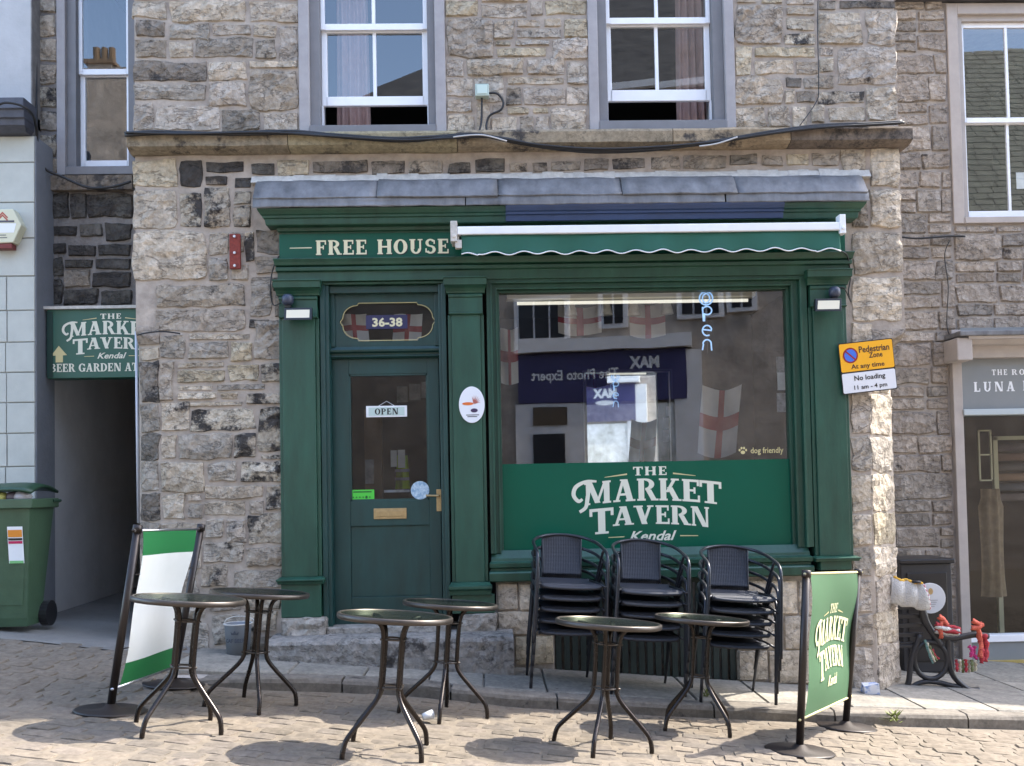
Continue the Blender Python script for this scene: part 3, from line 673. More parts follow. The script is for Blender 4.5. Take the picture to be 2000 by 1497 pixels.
# pale mortar fillet over the lead
fm = MB(); zl = Zp(1095, 349)
for i in range(60):
    a = Xp(492, 357)+(Xp(1697, 340)-Xp(492, 357))*i/60; c = a+(Xp(1697, 340)-Xp(492, 357))/60+.002
    h = .02+.03*abs(noise.noise(Vector((i*.37, 3, 1)))); k2 = .02*noise.noise(Vector((i*.5, 9, 4)))
    fm.add([(a, -.004, zl+h+.02), (c, -.004, zl+h+.02), (c, -.045, zl-.02+k2), (a, -.045, zl-.02+k2), (a, .05, zl+h), (c, .05, zl+h), (c, .05, zl-.03), (a, .05, zl-.03)], [(0,3,2,1),(4,5,6,7),(0,1,5,4),(2,3,7,6)])
o = mk('mortar_fillet', fm, M['limewash'], tav)

# ---- string course above the shopfront
sx = [247, 562, 893, 1315, 1545, 1783]
z1, z0 = Zp(1015, 262), Zp(1015, 297)
cc = [(.26,.22,.16),(.30,.26,.17),(.29,.24,.17),(.33,.26,.175),(.17,.14,.115)]
for i in range(5):
    a, c = Xp(sx[i], 280, -.12)+(.003 if i else 0), Xp(sx[i+1], 280, -.12)-(.003 if i < 4 else 0); m_ = MB()
    n = max(2, int((c-a)/.12)); prof = [(z0, .03), (z0+.015, .09), (z0+.03, .12), (z1-.03, .125), (z1-.008, .11), (z1+.012, .03)]
    vs = []
    for t in range(n+1):
        x = a+(c-a)*t/n
        for z, d in prof: vs.append((x, -d+noise.noise(Vector((x*4, z*9, 1)))*.009, z+noise.noise(Vector((x*3, d*9, 5)))*.008))
        vs += [(x, .3, z1+.012), (x, .3, z0)]
    pl = len(prof)+2
    m_.add(vs, [(t*pl+k, (t+1)*pl+k, (t+1)*pl+(k+1) % pl, t*pl+(k+1) % pl) for t in range(n) for k in range(pl)]+[tuple(range(pl))[::-1], tuple(range(n*pl, (n+1)*pl))])
    mk('moulding_stone', m_, M['ashlar'], tav, color=(*cc[i], .22))
# ---- upstairs windows
def sash_window(nm, parent, outer, lightw, sash, rail, brail, opening, mx, glass, Y=0.0, openb=None, light='greypaint_l', dark='greypaint', recess=.14, curtains=(), mwid=10, sfm='pvc', hz=None):
    """outer, sash, opening in px; builds surround, sashes, panes as sub-parts"""
    o0, o1, oz0, oz1 = RC(*outer, Y)
    s0, s1, sz0, sz1 = RC(*sash, Y+recess-.06)
    fr_ = MB(); fr_.box(o0, o0+lightw, Y-.012, Y+.3, oz0, oz1); fr_.box(o1-lightw, o1, Y-.012, Y+.3, oz0, oz1)
    fr_.box(o0+lightw, o1-lightw, Y-.012, Y+.3, oz1-lightw, oz1)
    win = mk(nm, fr_, M[light], parent, bevel=.006)
    a = MB(); ya = Y+.03
    a.box(o0+lightw, s0, ya, Y+.3, oz0, oz1-lightw); a.box(s1, o1-lightw, ya, Y+.3, oz0, oz1-lightw); a.box(s0, s1, ya, Y+.3, sz1, oz1-lightw)
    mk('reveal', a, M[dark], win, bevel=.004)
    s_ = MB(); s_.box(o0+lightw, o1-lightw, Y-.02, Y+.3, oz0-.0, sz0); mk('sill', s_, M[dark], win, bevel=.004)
    zr = Zp((sash[0]+sash[2])/2, rail, Y+recess-.06); zbr0 = Zp((sash[0]+sash[2])/2, brail[1], Y+recess-.06); zbr1 = Zp((sash[0]+sash[2])/2, brail[0], Y+recess-.06)
    st = .034; yu = Y+recess-.06; yl = yu+.035
    upm = MB(); upm.box(s0+.001, s0+st, yu, yu+.035, zr-.02, sz1); upm.box(s1-st, s1-.001, yu, yu+.035, zr-.02, sz1); upm.box(s0+st, s1-st, yu, yu+.035, zr-.024, zr+.028); upm.box(s0+st, s1-st, yu, yu+.035, sz1-.05, sz1)
    lom = MB(); lom.box(s0+.001, s0+st+.012, yl, yl+.035, zbr0, zr+.01); lom.box(s1-st-.012, s1-.001, yl, yl+.035, zbr0, zr+.01); lom.box(s0+st, s1-st, yl, yl+.035, zbr0, zbr1); lom.box(s0+st, s1-st, yl, yl+.035, zr-.03, zr+.01)
    xm = Xp(mx, (sash[1]+sash[3])/2, Y+recess-.06) if mx else None
    up_ = mk('upper_sash', upm, M[sfm], win, bevel=.004); lo_ = mk('lower_sash', lom, M[sfm], win, bevel=.004)
    if xm:
        for (yy, za, zb) in ((yu, zr+.028, sz1-.05), (yl, zbr1, zr-.03)):
            gb = MB(); gb.box(xm-.014, xm+.014, yy+.003, yy+.03, za, zb); mk('glazing_bar', gb, M[sfm], win, bevel=.003)
    xsx = [s0+st, xm-.014, xm+.014, s1-st] if xm else [s0+st, s1-st]
    for yy, za, zb in ((yu+.015, zr+.028, sz1-.05), (yl+.015, zbr1, zr-.03)):
        for i in range(0, len(xsx), 2):
            g_ = MB(); t1, t2 = R_.uniform(-.0012, .0012), R_.uniform(-.0012, .0012)
            x0, x1 = xsx[i], xsx[i+1]
            g_.add([(x0, yy+t1, za), (x1, yy-t1, za), (x1, yy-t1+t2, zb), (x0, yy+t1+t2, zb)], [(0, 1, 2, 3)])
            mk('pane', g_, M[glass], win)
    # stops beside an open lower sash
    if openb:
        ob = MB(); ob.box(s0, s0+.012, yl, yl+.05, sz0, zbr0); ob.box(s1-.012, s1, yl, yl+.05, sz0, zbr0); mk('sash_stop', ob, M[sfm], win)
    # dark room behind
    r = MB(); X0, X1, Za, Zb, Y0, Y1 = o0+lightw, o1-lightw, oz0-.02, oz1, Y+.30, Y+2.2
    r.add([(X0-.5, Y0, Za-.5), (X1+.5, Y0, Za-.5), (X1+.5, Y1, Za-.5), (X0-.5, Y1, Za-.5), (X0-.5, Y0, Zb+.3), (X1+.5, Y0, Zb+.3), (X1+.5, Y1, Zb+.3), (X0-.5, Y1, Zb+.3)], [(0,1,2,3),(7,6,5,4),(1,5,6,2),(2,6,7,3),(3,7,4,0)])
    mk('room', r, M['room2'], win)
    for cx0, cx1, ph in curtains:
        c0, c1 = Xp(cx0, 150, Y+.3), Xp(cx1, 150, Y+.3); cm = MB()
        cm.grid(36, 10, lambda u, v: (c0+(c1-c0)*(u*(1-.12*v)+.06*v), Y+.34+.022*math.sin(u*26+ph)+.012*math.sin(u*9+v*4), sz0-.06+(sz1-sz0+.1)*v))
        mk('curtain', cm, M['curtain'], win, smooth=True)
    return win
sash_window('sash_window', tav, (583,-110,869,264), .082, (626,-95,835,253), 53, (185,203), None, 730, 'glass_up', openb=1, curtains=((655,722,0),))
sash_window('sash_window', tav, (1148,-120,1433,262), .078, (1183,-104,1388,244), 41, (172,194), None, 1283, 'glass_up', openb=1, curtains=((1322,1386,2),))

# ---- lead flashing
zA, zB, zC = Zp(1095, 349, -.03), Zp(1095, 381, -.2), Zp(1095, 400, -.2)
xa, xb = Xp(492, 375, -.22), Xp(1697, 362, -.22)
ls = [xa, Xp(735, 360, -.2), Xp(972, 355, -.2), Xp(1215, 350, -.2), Xp(1440, 348, -.2), xb]
for i in range(5):
    m_ = MB(); a, c = ls[i]+(.0015 if i else 0), ls[i+1]-.0015; yo = -.008*(i % 2)
    n = 14
    def lf(u, v, a=a, c=c, yo=yo):
        x = a+(c-a)*u; prof = [(.03, zA+.01), (-.03, zA), (-.10, zA-.04), (-.19, zB+.012), (-.205, zB), (-.19, zB-.006)]
        k = v*(len(prof)-1); j = min(int(k), len(prof)-2); f = k-j
        return (x, prof[j][0]*(1-f)+prof[j+1][0]*f+yo+noise.noise(Vector((x*5, v*4, i)))*.008, prof[j][1]*(1-f)+prof[j+1][1]*f+noise.noise(Vector((x*4, v*3, i+9)))*.007)
    m_.grid(n, 10, lf); o = mk('lead_sheet', m_, M['lead'], tav, smooth=True)
    so = o.modifiers.new('s', 'SOLIDIFY'); so.thickness = .004
for a, c in ((xa, Xp(908, 388, -.2)), (Xp(910, 388, -.2), Xp(1415, 380, -.2)), (Xp(1418, 380, -.2), xb+.005)):
    m_ = MB(); m_.grid(24, 6, lambda u, v: (a+(c-a)*u, -.195-.012*v+noise.noise(Vector(((a+(c-a)*u)*6, v*3, 7)))*.006, zB-.004-(zB-zC-.004)*v+(0 if v < .9 else noise.noise(Vector(((a+(c-a)*u)*7, 0, 2)))*.008)))
    o = mk('lead_drip', m_, M['lead'], tav, smooth=True); so = o.modifiers.new('s', 'SOLIDIFY'); so.thickness = .004

# ---- shopfront joinery
G, GD = M['green'], M['green_dk']
zc1 = zC+.004; zc2 = Zp(1095, 430, -.15); zf1 = Zp(700, 459); zf0 = Zp(700, 511)
xcl, xcr = Xp(505, 430, -.18), Xp(1690, 405, -.18)
hc = zc1-zc2; cprof = [(zf1-.004, .05), (zf1+.014, .055), (zf1+.02, .075), (zc2-.012, .08), (zc2-.009, .145), (zc2, .15), (zc2+.36*hc, .155), (zc2+.40*hc, .168), (zc2+.55*hc, .17), (zc2+.62*hc, .182), (zc1-.015, .20), (zc1, .205)]
c = MB(); c.mould(xcl+.19, xcr-.19, .02, cprof); co = mk('cornice', c, G, tav, bevel=.003); fixn(co)
bx0, bx1 = Xp(988, 420, -.2), Xp(1533, 410, -.2)
bl = MB(); bl.mould(bx0, bx1, -.10, [(zc2-.004, .052), (zc2+.36*hc, .059), (zc2+.40*hc, .072), (zc2+.55*hc, .074), (zc2+.62*hc, .086), (zc1-.015, .104), (zc1-.002, .108)], side=0)
o = mk('painted_cornice_strip', bl, M['blue'], co); fixn(o)
fb = MB(); fb.box(sf0+.0, sf1, -.045, .05, zf0, zf1); fa = mk('fascia', fb, M['sign_green'], tav, bevel=.003)
# FREE HOUSE lettering
fF = wallframe(-.045); lt = MB(); sh = MB(); lt2 = MB(); sh2 = MB()
u0, u1, v0, v1 = Xp(617, 484, -.045), Xp(877, 482, -.045), Zp(747, 497, -.045), Zp(747, 468.5, -.045)
tot = lambda s_: sum(glyph(q_)[0]+.12 for q_ in s_)-.12
L1 = (Xp(731, 484, -.045)-u0)*0+u0; m1 = Xp(717, 484, -.045); m2 = Xp(737, 484, -.045)
for mb_, mb2, dx, dz, w_ in ((sh, sh2, .006, -.006, .0008), (lt, lt2, 0, 0, .003)):
    plainword(mb_, 'FREE', fF, u0+dx, m1+dx, v0+dz, v1+dz, w0=w_, gap=.12); plainword(mb2, 'HOUSE', fF, m2+dx, u1+dx, v0+dz, v1+dz, w0=w_, gap=.12)
a_, b_ = Xp(566, 485, -.045), Xp(609, 485, -.045); dsh = MB(); dsh.poly([fF((a_, (v0+v1)/2-.004, .003)), fF((b_, (v0+v1)/2-.004, .003)), fF((b_, (v0+v1)/2+.004, .003)), fF((a_, (v0+v1)/2+.002, .003))])
mk('lettering', lt, M['cream'], fa, label='word FREE'); mk('letter_shadow', sh, M['black'], fa); mk('lettering', lt2, M['cream'], fa, label='word HOUSE'); mk('letter_shadow', sh2, M['black'], fa); mk('painted_dash', dsh, M['cream'], fa)
# lower moulding + frieze + architrave
zm = [Zp(700, y) for y in (510, 524, 533, 549)]
lm = MB(); lm.mould(Xp(549, 520), Xp(1650, 505), -.0, [(zm[3]-.01, .05), (zm[2]-.002, .052), (zm[2]+.003, .078), (zm[1]-.006, .082), (zm[1]+.002, .06), (zm[1]+.008, .09), (zm[1]+.03, .10), (zm[0]-.004, .115), (zm[0]+.002, .11)], side=.35)
o = mk('frieze_moulding', lm, G, tav, bevel=.003); fixn(o)
# frieze block joints: heads over door & window
zdh = Zp(750, 556); hd = MB(); hd.box(Xp(629, 560), Xp(873, 556), -.02, .1, zdh, zm[3]-.012); mk('door_head', hd, G, tav, bevel=.003)
zwt = Zp(1258, 541); hd = MB(); hd.box(Xp(948, 545), Xp(1580, 530), -.03, .1, zwt, zm[3]-.012); mk('window_head', hd, G, tav, bevel=.003)
# pilasters
def pilaster(x0, x1, sx0, sx1, ztop, zneck, zring, zsh, zbase, zpl, zbot, cap=None):
    p = MB(); p.box(sx0, sx1, -.055, .1, zbase, zsh); p.box(sx0-.028, sx0, -.035, .1, zbase, zsh); p.box(sx1, sx1+.028, -.035, .1, zbase, zsh)
    po = mk('pilaster', p, G, tav, bevel=.004)
    c = MB(); h = ztop-zneck
    c.mould(sx0-.02, sx1+.02, 0, [(zneck, .065), (zneck+.12*h, .07), (zneck+.3*h, .085), (zneck+.45*h, .105), (zneck+.47*h, .12), (zneck+.9*h, .125), (zneck+.92*h, .135), (ztop, .135)], side=.28)
    o = mk('capital', c, G, po, bevel=.003); fixn(o)
    c = MB(); c.mould(sx0-.01, sx1+.01, 0, [(zring-.012, .062), (zring-.008, .075), (zring, .078), (zring+.004, .064), (zneck-.035, .064), (zneck-.031, .074), (zneck-.012, .076), (zneck-.003, .062)], side=.15)
    o = mk('neck_moulding', c, G, po, bevel=.002); fixn(o)
    c = MB(); h = zbase-zpl
    c.mould(sx0-.02, sx1+.02, 0, [(zpl, .10), (zpl+.35*h, .105), (zpl+.5*h, .125), (zpl+.75*h, .125), (zpl+.8*h, .09), (zbase, .062)], side=.28)
    o = mk('base_moulding', c, G, po, bevel=.003); fixn(o)
    c = MB(); c.box(x0, x1, -.075, .1, zbot, zpl); mk('plinth', c, G, po, bevel=.004)
    return po
Z = lambda x, y: Zp(x, y)
pilaster(Xp(553, 1170), Xp(630, 1170), Xp(556, 850), Xp(620, 850), Z(583, 553), Z(583, 581), Z(583, 622), Z(583, 624), Z(590, 1126), Z(590, 1139), Z(590, 1204))
pilaster(Xp(884, 1170), Xp(966, 1170), Xp(886, 850), Xp(942, 850), Z(910, 547), Z(910, 576), Z(910, 615), Z(910, 617), Z(925, 1136), Z(925, 1160), Z(925, 1196))
pilaster(Xp(1596, 1090), Xp(1656, 1090), Xp(1590, 850), Xp(1650, 850), Z(1615, 532), Z(1615, 560), Z(1615, 600), Z(1615, 602), Z(1625, 1085), Z(1625, 1095), Z(1625, 1112))
# stones below the pilasters
for a, b_, c, d in ((546,1205,638,1250),(896,1198,972,1240)):
    X0, X1, Z0, Z1 = RC(a, b_, c, d, -.1); s_ = MB(); n = 6
    fr2 = Fr((0, -.10, 0), (1, 0, 0)); stone_mb(s_, fr2, X0, X1, Z0-.05, Z1, .02, .018, a, base=-.14, cell=.03)
    s_.box(X0+.01, X1-.01, -.09, .08, Z0-.06, Z1-.012)
    mk('base_stone', s_, M['stone_soft'], tav, color=(.36, .325, .28, .2))
# door recess
x0, x1 = Xp(630, 800), Xp(872, 800); zt_ = zdh; zb_ = Z(750, 1224)
jd = MB(); jd.box(x0, Xp(650, 900, .1), .0, .16, zb_, zt_); jd.box(Xp(862, 900, .1), x1, .0, .16, zb_, zt_)
jd.box(Xp(650, 900, .1), Xp(862, 900, .1), .03, .16, Zp(755, 573, .05), zt_-.002); jd.box(x0-.01, Xp(641, 900, .05), -.02, 0, zb_, zt_); jd.box(Xp(868, 900, .05), x1+.01, -.02, 0, zb_, zt_)
mk('door_frame', jd, GD, tav, bevel=.005)
xd0, xd1 = Xp(650, 900, .1), Xp(862, 900, .1)
tb = MB(); zz0, zz1 = Zp(755, 700, .08), Zp(755, 677, .08)
tb.mould(xd0, xd1, .12, [(zz0, .04), (zz0+.012, .06), (zz0+.02, .06), (zz0+.026, .045), (zz0+.04, .05), (zz0+.05, .075), (zz0+.066, .08), (zz0+.07, .05), (zz1, .04)], side=0); o = mk('transom_bar', tb, GD, tav, bevel=.002); fixn(o)
# transom light with shaped opening
tw = MB(); X0, X1, Z0, Z1 = RC(664, 591, 851, 667, .1); fo = (xd0, xd1, zz1, Zp(755, 574, .1)); Yt = .09
def shape(k):
    """opening outline with stepped round corners; k grows it"""
    a, c_, e, f = X0-k, X1+k, Z0-k, Z1+k; r = .135; st = .018; pts = []
    for cx, cz, sx_, sz_ in ((c_, f, -1, -1), (a, f, 1, -1), (a, e, 1, 1), (c_, e, -1, 1)):
        cor = []
        cor.append((cx, cz+sz_*(r+.01)))
        for i in range(7):
            t = i/6*math.pi/2; cor.append((cx+sx_*(.018+(r-.02)*(1-math.cos(t))), cz+sz_*(.018+(r*.75)*(1-math.sin(t)))))
        cor.append((cx+sx_*(r+.01), cz))
        if (sx_, sz_) in ((1, -1), (-1, 1)): cor = cor[::-1]
        pts += cor
    return pts
inn = shape(0); n = len(inn); out = []
cxm, czm = (X0+X1)/2, (Z0+Z1)/2; hw, hh = (fo[1]-fo[0])/2, (fo[3]-fo[2])/2; ocx, ocz = (fo[0]+fo[1])/2, (fo[2]+fo[3])/2
for (x, z) in inn:
    dx, dz = x-ocx, z-ocz; k = min(hw/max(1e-6, abs(dx)), hh/max(1e-6, abs(dz))); out.append((ocx+dx*k, ocz+dz*k))
tw.add([(x, Yt, z) for x, z in inn]+[(x, Yt, z) for x, z in out]+[(x, Yt+.03, z) for x, z in inn], [(i, (i+1) % n, n+(i+1) % n, n+i) for i in range(n)]+[(i, 2*n+i, 2*n+(i+1) % n, (i+1) % n) for i in range(n)])
twin = mk('transom_window', tw, GD, tav); 
for (a, b_, c, d) in ((fo[0], fo[0]+.035, fo[2], fo[3]), (fo[1]-.035, fo[1], fo[2], fo[3])):
    r_ = MB(); r_.box(a, b_, Yt-.02, Yt-.001, c, d); mk('transom_moulding', r_, GD, twin, bevel=.004)
gr = MB(); gr.tube([(x, Yt-.001, z) for x, z in shape(-.006)], .0032, 5, closed=True); mk('gilt_line', gr, M['gold'], twin)
gp = MB(); gp.poly([(fo[0], Yt+.032, fo[2]), (fo[1], Yt+.032, fo[2]), (fo[1], Yt+.032, fo[3]), (fo[0], Yt+.032, fo[3])]); mk('pane', gp, M['glass_door'], twin)
X0, X1, Z0, Z1 = RC(715, 616, 796, 643, .115); np_ = MB(); np_.box(X0, X1, .108, .112, Z0, Z1); num = mk('number_plate', np_, M['navy'], twin)
nm_ = MB(); a, b_, c, d = RC(727, 620.5, 786, 638.5, .105); text_mesh(nm_, '36-38', wallframe(.1075), a, b_, c, d, bold=.035, w0=.001); mk('house_number', nm_, M['cream'], num) if False else mk('house_number', nm_, M['cream'], twin)
# door
X0, X1, Z0, Z1 = RC(652, 701, 861, 1222, .13); gx0, gx1, gz0, gz1 = RC(683, 731, 837, 978, .13)
dr = MB(); yd = .115; dr.box(X0, gx0, yd, yd+.045, Z0, Z1); dr.box(gx1, X1, yd, yd+.045, Z0, Z1); dr.box(gx0, gx1, yd, yd+.045, gz1, Z1)
pz1, pz0 = Zp(760, 1027, .13), Zp(760, 1165, .13)
dr.box(gx0, gx1, yd, yd+.045, pz1, gz0); dr.box(gx0, gx1, yd+.014, yd+.03, pz0, pz1); dr.box(gx0, gx1, yd, yd+.045, Z0, pz0)
door = mk('door', dr, GD, tav, bevel=.003)
gb = MB()
for a, b_, c, d in ((gx0, gx0+.014, gz0, gz1), (gx1-.014, gx1, gz0, gz1), (gx0, gx1, gz0, gz0+.014), (gx0, gx1, gz1-.014, gz1)): gb.box(a, b_, yd+.004, yd+.02, c, d)
mk('glazing_bead', gb, GD, door)
gp = MB(); gp.poly([(gx0, yd+.022, gz0), (gx1, yd+.022, gz0), (gx1, yd+.022, gz1), (gx0, yd+.022, gz1)]); mk('pane', gp, M['glass_door'], door)
a, b_, c, d = RC(730, 993, 794, 1014, .11); lb = MB(); lb.box(a, b_, yd-.008, yd+.004, c, d); lb.box(a+.02, b_-.02, yd-.013, yd-.008, c+.02, d-.018); mk('letterbox', lb, M['brass'], door, bevel=.003)
a, b_, c, d = RC(852.5, 956, 862, 999, .1); hp = MB(); hp.box(a, b_, yd-.01, yd+.002, c, d); hp.tube([((a+b_)/2, yd-.01, (d+c)/2+.035), ((a+b_)/2, yd-.05, (d+c)/2+.035), ((a+b_)/2-.1, yd-.052, (d+c)/2+.04)], .009, 8); mk('handle', hp, M['brass'], door, bevel=.003)
wb = MB(); a, b_, c, d = RC(640, 1176, 872, 1184, .1); 
# threshold
th = MB(); X0, X1, Z0, Z1 = RC(648, 1220, 872, 1229, .05); th.box(X0-.02, X1, -.08, .2, Z0-.06, Z1); mk('threshold', th, M['stone_soft'], tav, color=(.33, .305, .27, .1), bevel=.008)
# step
Xs0, Xs1 = Xp(520, 1255, -.33), Xp(1003, 1250, -.33); zt_ = Zp(760, 1246, -.33); st = MB()
def stp(u, v):
    x = Xs0+(Xs1-Xs0)*u; zg = gzp(x, -.3)-.05
    prof = [(.1, zt_), (-.1, zt_), (-.29, zt_-.004), (-.325, zt_-.016), (-.34, zt_-.04), (-.335, zg+.02), (-.33, zg)]
    k = v*(len(prof)-1); j = min(int(k), len(prof)-2); f = k-j
    y = prof[j][0]*(1-f)+prof[j+1][0]*f; z = prof[j][1]*(1-f)+prof[j+1][1]*f
    chip = max(0, noise.noise(Vector((x*5, 2, 4)))-.1)*.12*max(0, min(1, (-.2-y)*9)) if v < .75 else 0
    return (x, y+noise.noise(Vector((x*17, z*24, 0)))*.013*(v > .35)+chip*.25, z-chip*.35+noise.noise(Vector((x*7, y*7, 3)))*.004)
st.grid(70, 24, stp); st.add([stp(0, i/24) for i in range(25)]+[(Xs0, .1, -.2)], [tuple(range(26))[::-1]]); st.add([stp(1, i/24) for i in range(25)]+[(Xs1, .1, -.2)], [tuple(range(26))])
mk('door_step', st, M['stone_soft'], tav, color=(.27, .25, .225, .25))
# ---- display window
ox0, ox1 = Xp(954, 800), Xp(1580, 800); gx0, gx1, gz0, gz1 = RC(979, 570, 1540, 1070, .06)
zsill = Zp(1265, 1070)
d_ = MB()
steps = [(0, .02, .024), (.03, .03, .07), (.06, .05, .1)]
lx = gx0-ox0; rx = ox1-gx1; tz = zwt-gz1
for t0, t1, y0 in ((0, .3, -.03), (.3, .42, -.045), (.42, .7, .0), (.7, .82, -.012), (.82, 1.0, .035)):
    d_.box(ox0+lx*t0, ox0+lx*t1, y0, .12, zsill-.02, zwt-tz*t0); d_.box(ox1-rx*t1, ox1-rx*t0, y0, .12, zsill-.02, zwt-tz*t0)
    d_.box(ox0+lx*t1, ox1-rx*t1, y0, .12, zwt-tz*t1, zwt-tz*t0)
disp = mk('display_window', d_, G, tav, bevel=.002)
gl_ = MB(); gl_.poly([(gx0-.01, .08, zsill-.01), (gx1+.01, .08, zsill-.01), (gx1+.01, .08, gz1+.01), (gx0-.01, .08, gz1+.01)]); mk('pane', gl_, M['glass'], disp)
zv = Zp(1262, 902, .08); vn = MB(); vn.box(gx0+.001, gx1-.001, .068, .074, zsill-.01, zv); mk('vinyl_panel', vn, M['vinyl'], disp)
lg, lgg = MB(), MB(); fV = wallframe(.068); p0 = P(1264, 985, .068); s_ = (Xp(1364, 985, .068)-Xp(1164, 985, .068))/200
logo(lg, lgg, fV, p0.x, p0.z, s_); mk('logo_lettering', lg, M['offwhite'], disp); mk('logo_rule', lgg, M['gold'], disp)
sl_ = MB(); sz = [Zp(1265, y) for y in (1070, 1085, 1091, 1103, 1110, 1131)]
sl_.mould(Xp(962, 1100), Xp(1578, 1090), .02, [(sz[5], .05), (sz[5]+.012, .085), (sz[4]-.012, .09), (sz[4], .08), (sz[4]+.004, .05), (sz[3]-.004, .05), (sz[3]+.004, .075), (sz[2]-.01, .08), (sz[2], .04), (sz[1], .035), (sz[0], .0)], side=.3)
o = mk('sill', sl_, G, disp, bevel=.003); fixn(o)
# paw print and small words
pw = MB(); fP = wallframe(.0745)
p = P(1451, 881, .0745); 
def disc(mb, fr, u, v, rx, rz, w_=.002, n=14): mb.poly([fr((u+rx*math.cos(2*math.pi*i/n), v+rz*math.sin(2*math.pi*i/n), w_)) for i in range(n)])
fP = wallframe(.078); disc(pw, fP, p.x, p.z-.012, .018, .014)
for dx, dz in ((-.026, .006), (-.010, .022), (.010, .022), (.026, .006)): disc(pw, fP, p.x+dx, p.z+dz, .008, .010)
a, b_, c, d = RC(1466, 874, 1530, 889, .078); mk('paw_print', pw, M['gold'], disp); pw = MB(); text_mesh(pw, 'dog friendly', fP, a, b_, c, d, w0=.002, bold=.01); mk('dog_friendly_lettering', pw, M['gold'], disp)
# stall riser
zr_ = sz[5]
zg = lambda x: gzp(x, 0)-.1
rs = MB(); rs.box(Xp(970, 1200), Xp(1082, 1200), .02, .3, -.5, zr_); rs.box(Xp(1441, 1200), sf1+.0, .02, .3, -.6, zr_); rs.box(Xp(1082, 1200), Xp(1441, 1200), .12, .3, -.6, zr_); mk('riser_wall', rs, M['mortar_r'], tav)
for (a, b_, c, d, code) in ((972,1140,1012,1192,'l'),(1015,1140,1080,1192,'l'),(972,1195,1050,1240,'l'),(1053,1195,1081,1240,'l'),(1006,1243,1081,1298,'y'),(1443,1134,1500,1200,'l'),(1503,1134,1558,1200,'l'),(1561,1134,1655,1200,'l'),(1443,1203,1530,1268,'l'),(1533,1203,1655,1268,'l'),(1443,1271,1500,1330,'l'),(1503,1271,1590,1335,'l'),(1593,1271,1655,1340,'m')):
    X0, X1, Z0, Z1 = RC(a, b_, c, d, 0); stone(F0, X0+.002, X1-.002, Z0+.002, Z1-.002, code, tav, name='riser_block', mt='stone_soft', proud=.012, rough=.004, ragged=.004, k=.03)
X0, X1 = Xp(1083, 1200), Xp(1440, 1200); n = 22; gm = mat('dark green slat', (.018, .03, .026), .6, nvar=.3, nscale=8)
for i in range(n):
    s_ = MB(); a = X0+(X1-X0)*(i+.12)/n; b_ = X0+(X1-X0)*(i+.78)/n; s_.box(a, b_, .03, .05, gzp(a, 0)-.03, zr_-.03); mk('vent_slat', s_, gm, tav)
s_ = MB(); s_.box(X0, X1, .02, .06, zr_-.035, zr_-.001); mk('vent_frame', s_, gm, tav)
# ---- the bar room
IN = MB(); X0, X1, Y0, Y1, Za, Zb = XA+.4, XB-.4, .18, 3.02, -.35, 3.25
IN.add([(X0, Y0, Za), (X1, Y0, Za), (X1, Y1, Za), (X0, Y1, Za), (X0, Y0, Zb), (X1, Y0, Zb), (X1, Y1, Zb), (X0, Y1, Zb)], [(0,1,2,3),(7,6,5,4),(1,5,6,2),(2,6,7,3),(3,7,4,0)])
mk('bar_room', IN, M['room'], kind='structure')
a, b_, c, d = RC(1146, 728, 1309, 925, 3.0); mi = MB(); mi.add([(a, 3.0, c), (b_, 3.0, c), (b_, 3.0, d), (a, 3.0, d)], [(0, 1, 2, 3)])
t = thing('wall_mirror', 'tall mirror on the back wall of the bar showing the bright street', 'mirror', ((a+b_)/2, 3, c)); mk('mirror_glass', mi, M['mirror'], t)
fr_ = MB()
for q_ in ((a-.03, a, c-.03, d+.03), (b_, b_+.03, c-.03, d+.03), (a, b_, c-.03, c), (a, b_, d, d+.03)): fr_.box(q_[0], q_[1], 2.96, 3.01, q_[2], q_[3])
mk('mirror_frame', fr_, M['black'], t)
t = thing('strip_light', 'long white batten light along the top of the display window', 'light', (Xp(1235, 585, .4), .4, Zp(1235, 590, .4)))
a, b_, c, d = RC(990, 572, 1475, 582, .4); s_ = MB(); s_.box(a, b_, .38, .5, c, d); mk('housing', s_, mat('cream housing', (.7, .66, .55), .5), t)
a, b_, c, d = RC(1010, 586, 1462, 592.5, .4); s_ = MB(); s_.tube([(a, .42, (c+d)/2), (b_, .42, (c+d)/2)], (d-c)/2, 8); mk('tube', s_, M['tubewhite'], t)
# neon
def npt(x, y): return P(x, y, .22)
t = thing('neon_sign', 'pale blue neon sign reading open downwards inside the display window', 'neon sign', npt(1380, 685))
def ell(cx, cy, rx, ry, a0=0, a1=360, n=20): return [npt(cx+rx*math.cos(math.radians(a0+(a1-a0)*i/n)), cy-ry*math.sin(math.radians(a0+(a1-a0)*i/n))) for i in range(n+1)]
for nm_, pts in (('letter_o', ell(1379, 583, 7, 9)), ('letter_ring', ell(1379, 583, 13, 13)), ('letter_p', ell(1381, 607, 9, 8, 180, -140)+[npt(1376, 615), npt(1376, 628)]), ('letter_p_stem', [npt(1372, 600), npt(1374, 628)]),
                 ('letter_e', [npt(1372, 644)]+ell(1381, 646, 9, 10, 0, 300)), ('letter_n', [npt(1372, 684), npt(1374, 672)]+ell(1381, 672, 8, 8, 180, 0, 10)+[npt(1390, 685)])):
    s_ = MB(); s_.tube(pts, .006, 6); mk(nm_, s_, M['neon'], t)
s_ = MB(); s_.tube([npt(1379, 560), npt(1379, 583)], .003, 5); s_.tube([npt(1380, 590), npt(1382, 690)], .0025, 5); mk('sign_wire', s_, M['black'], t)
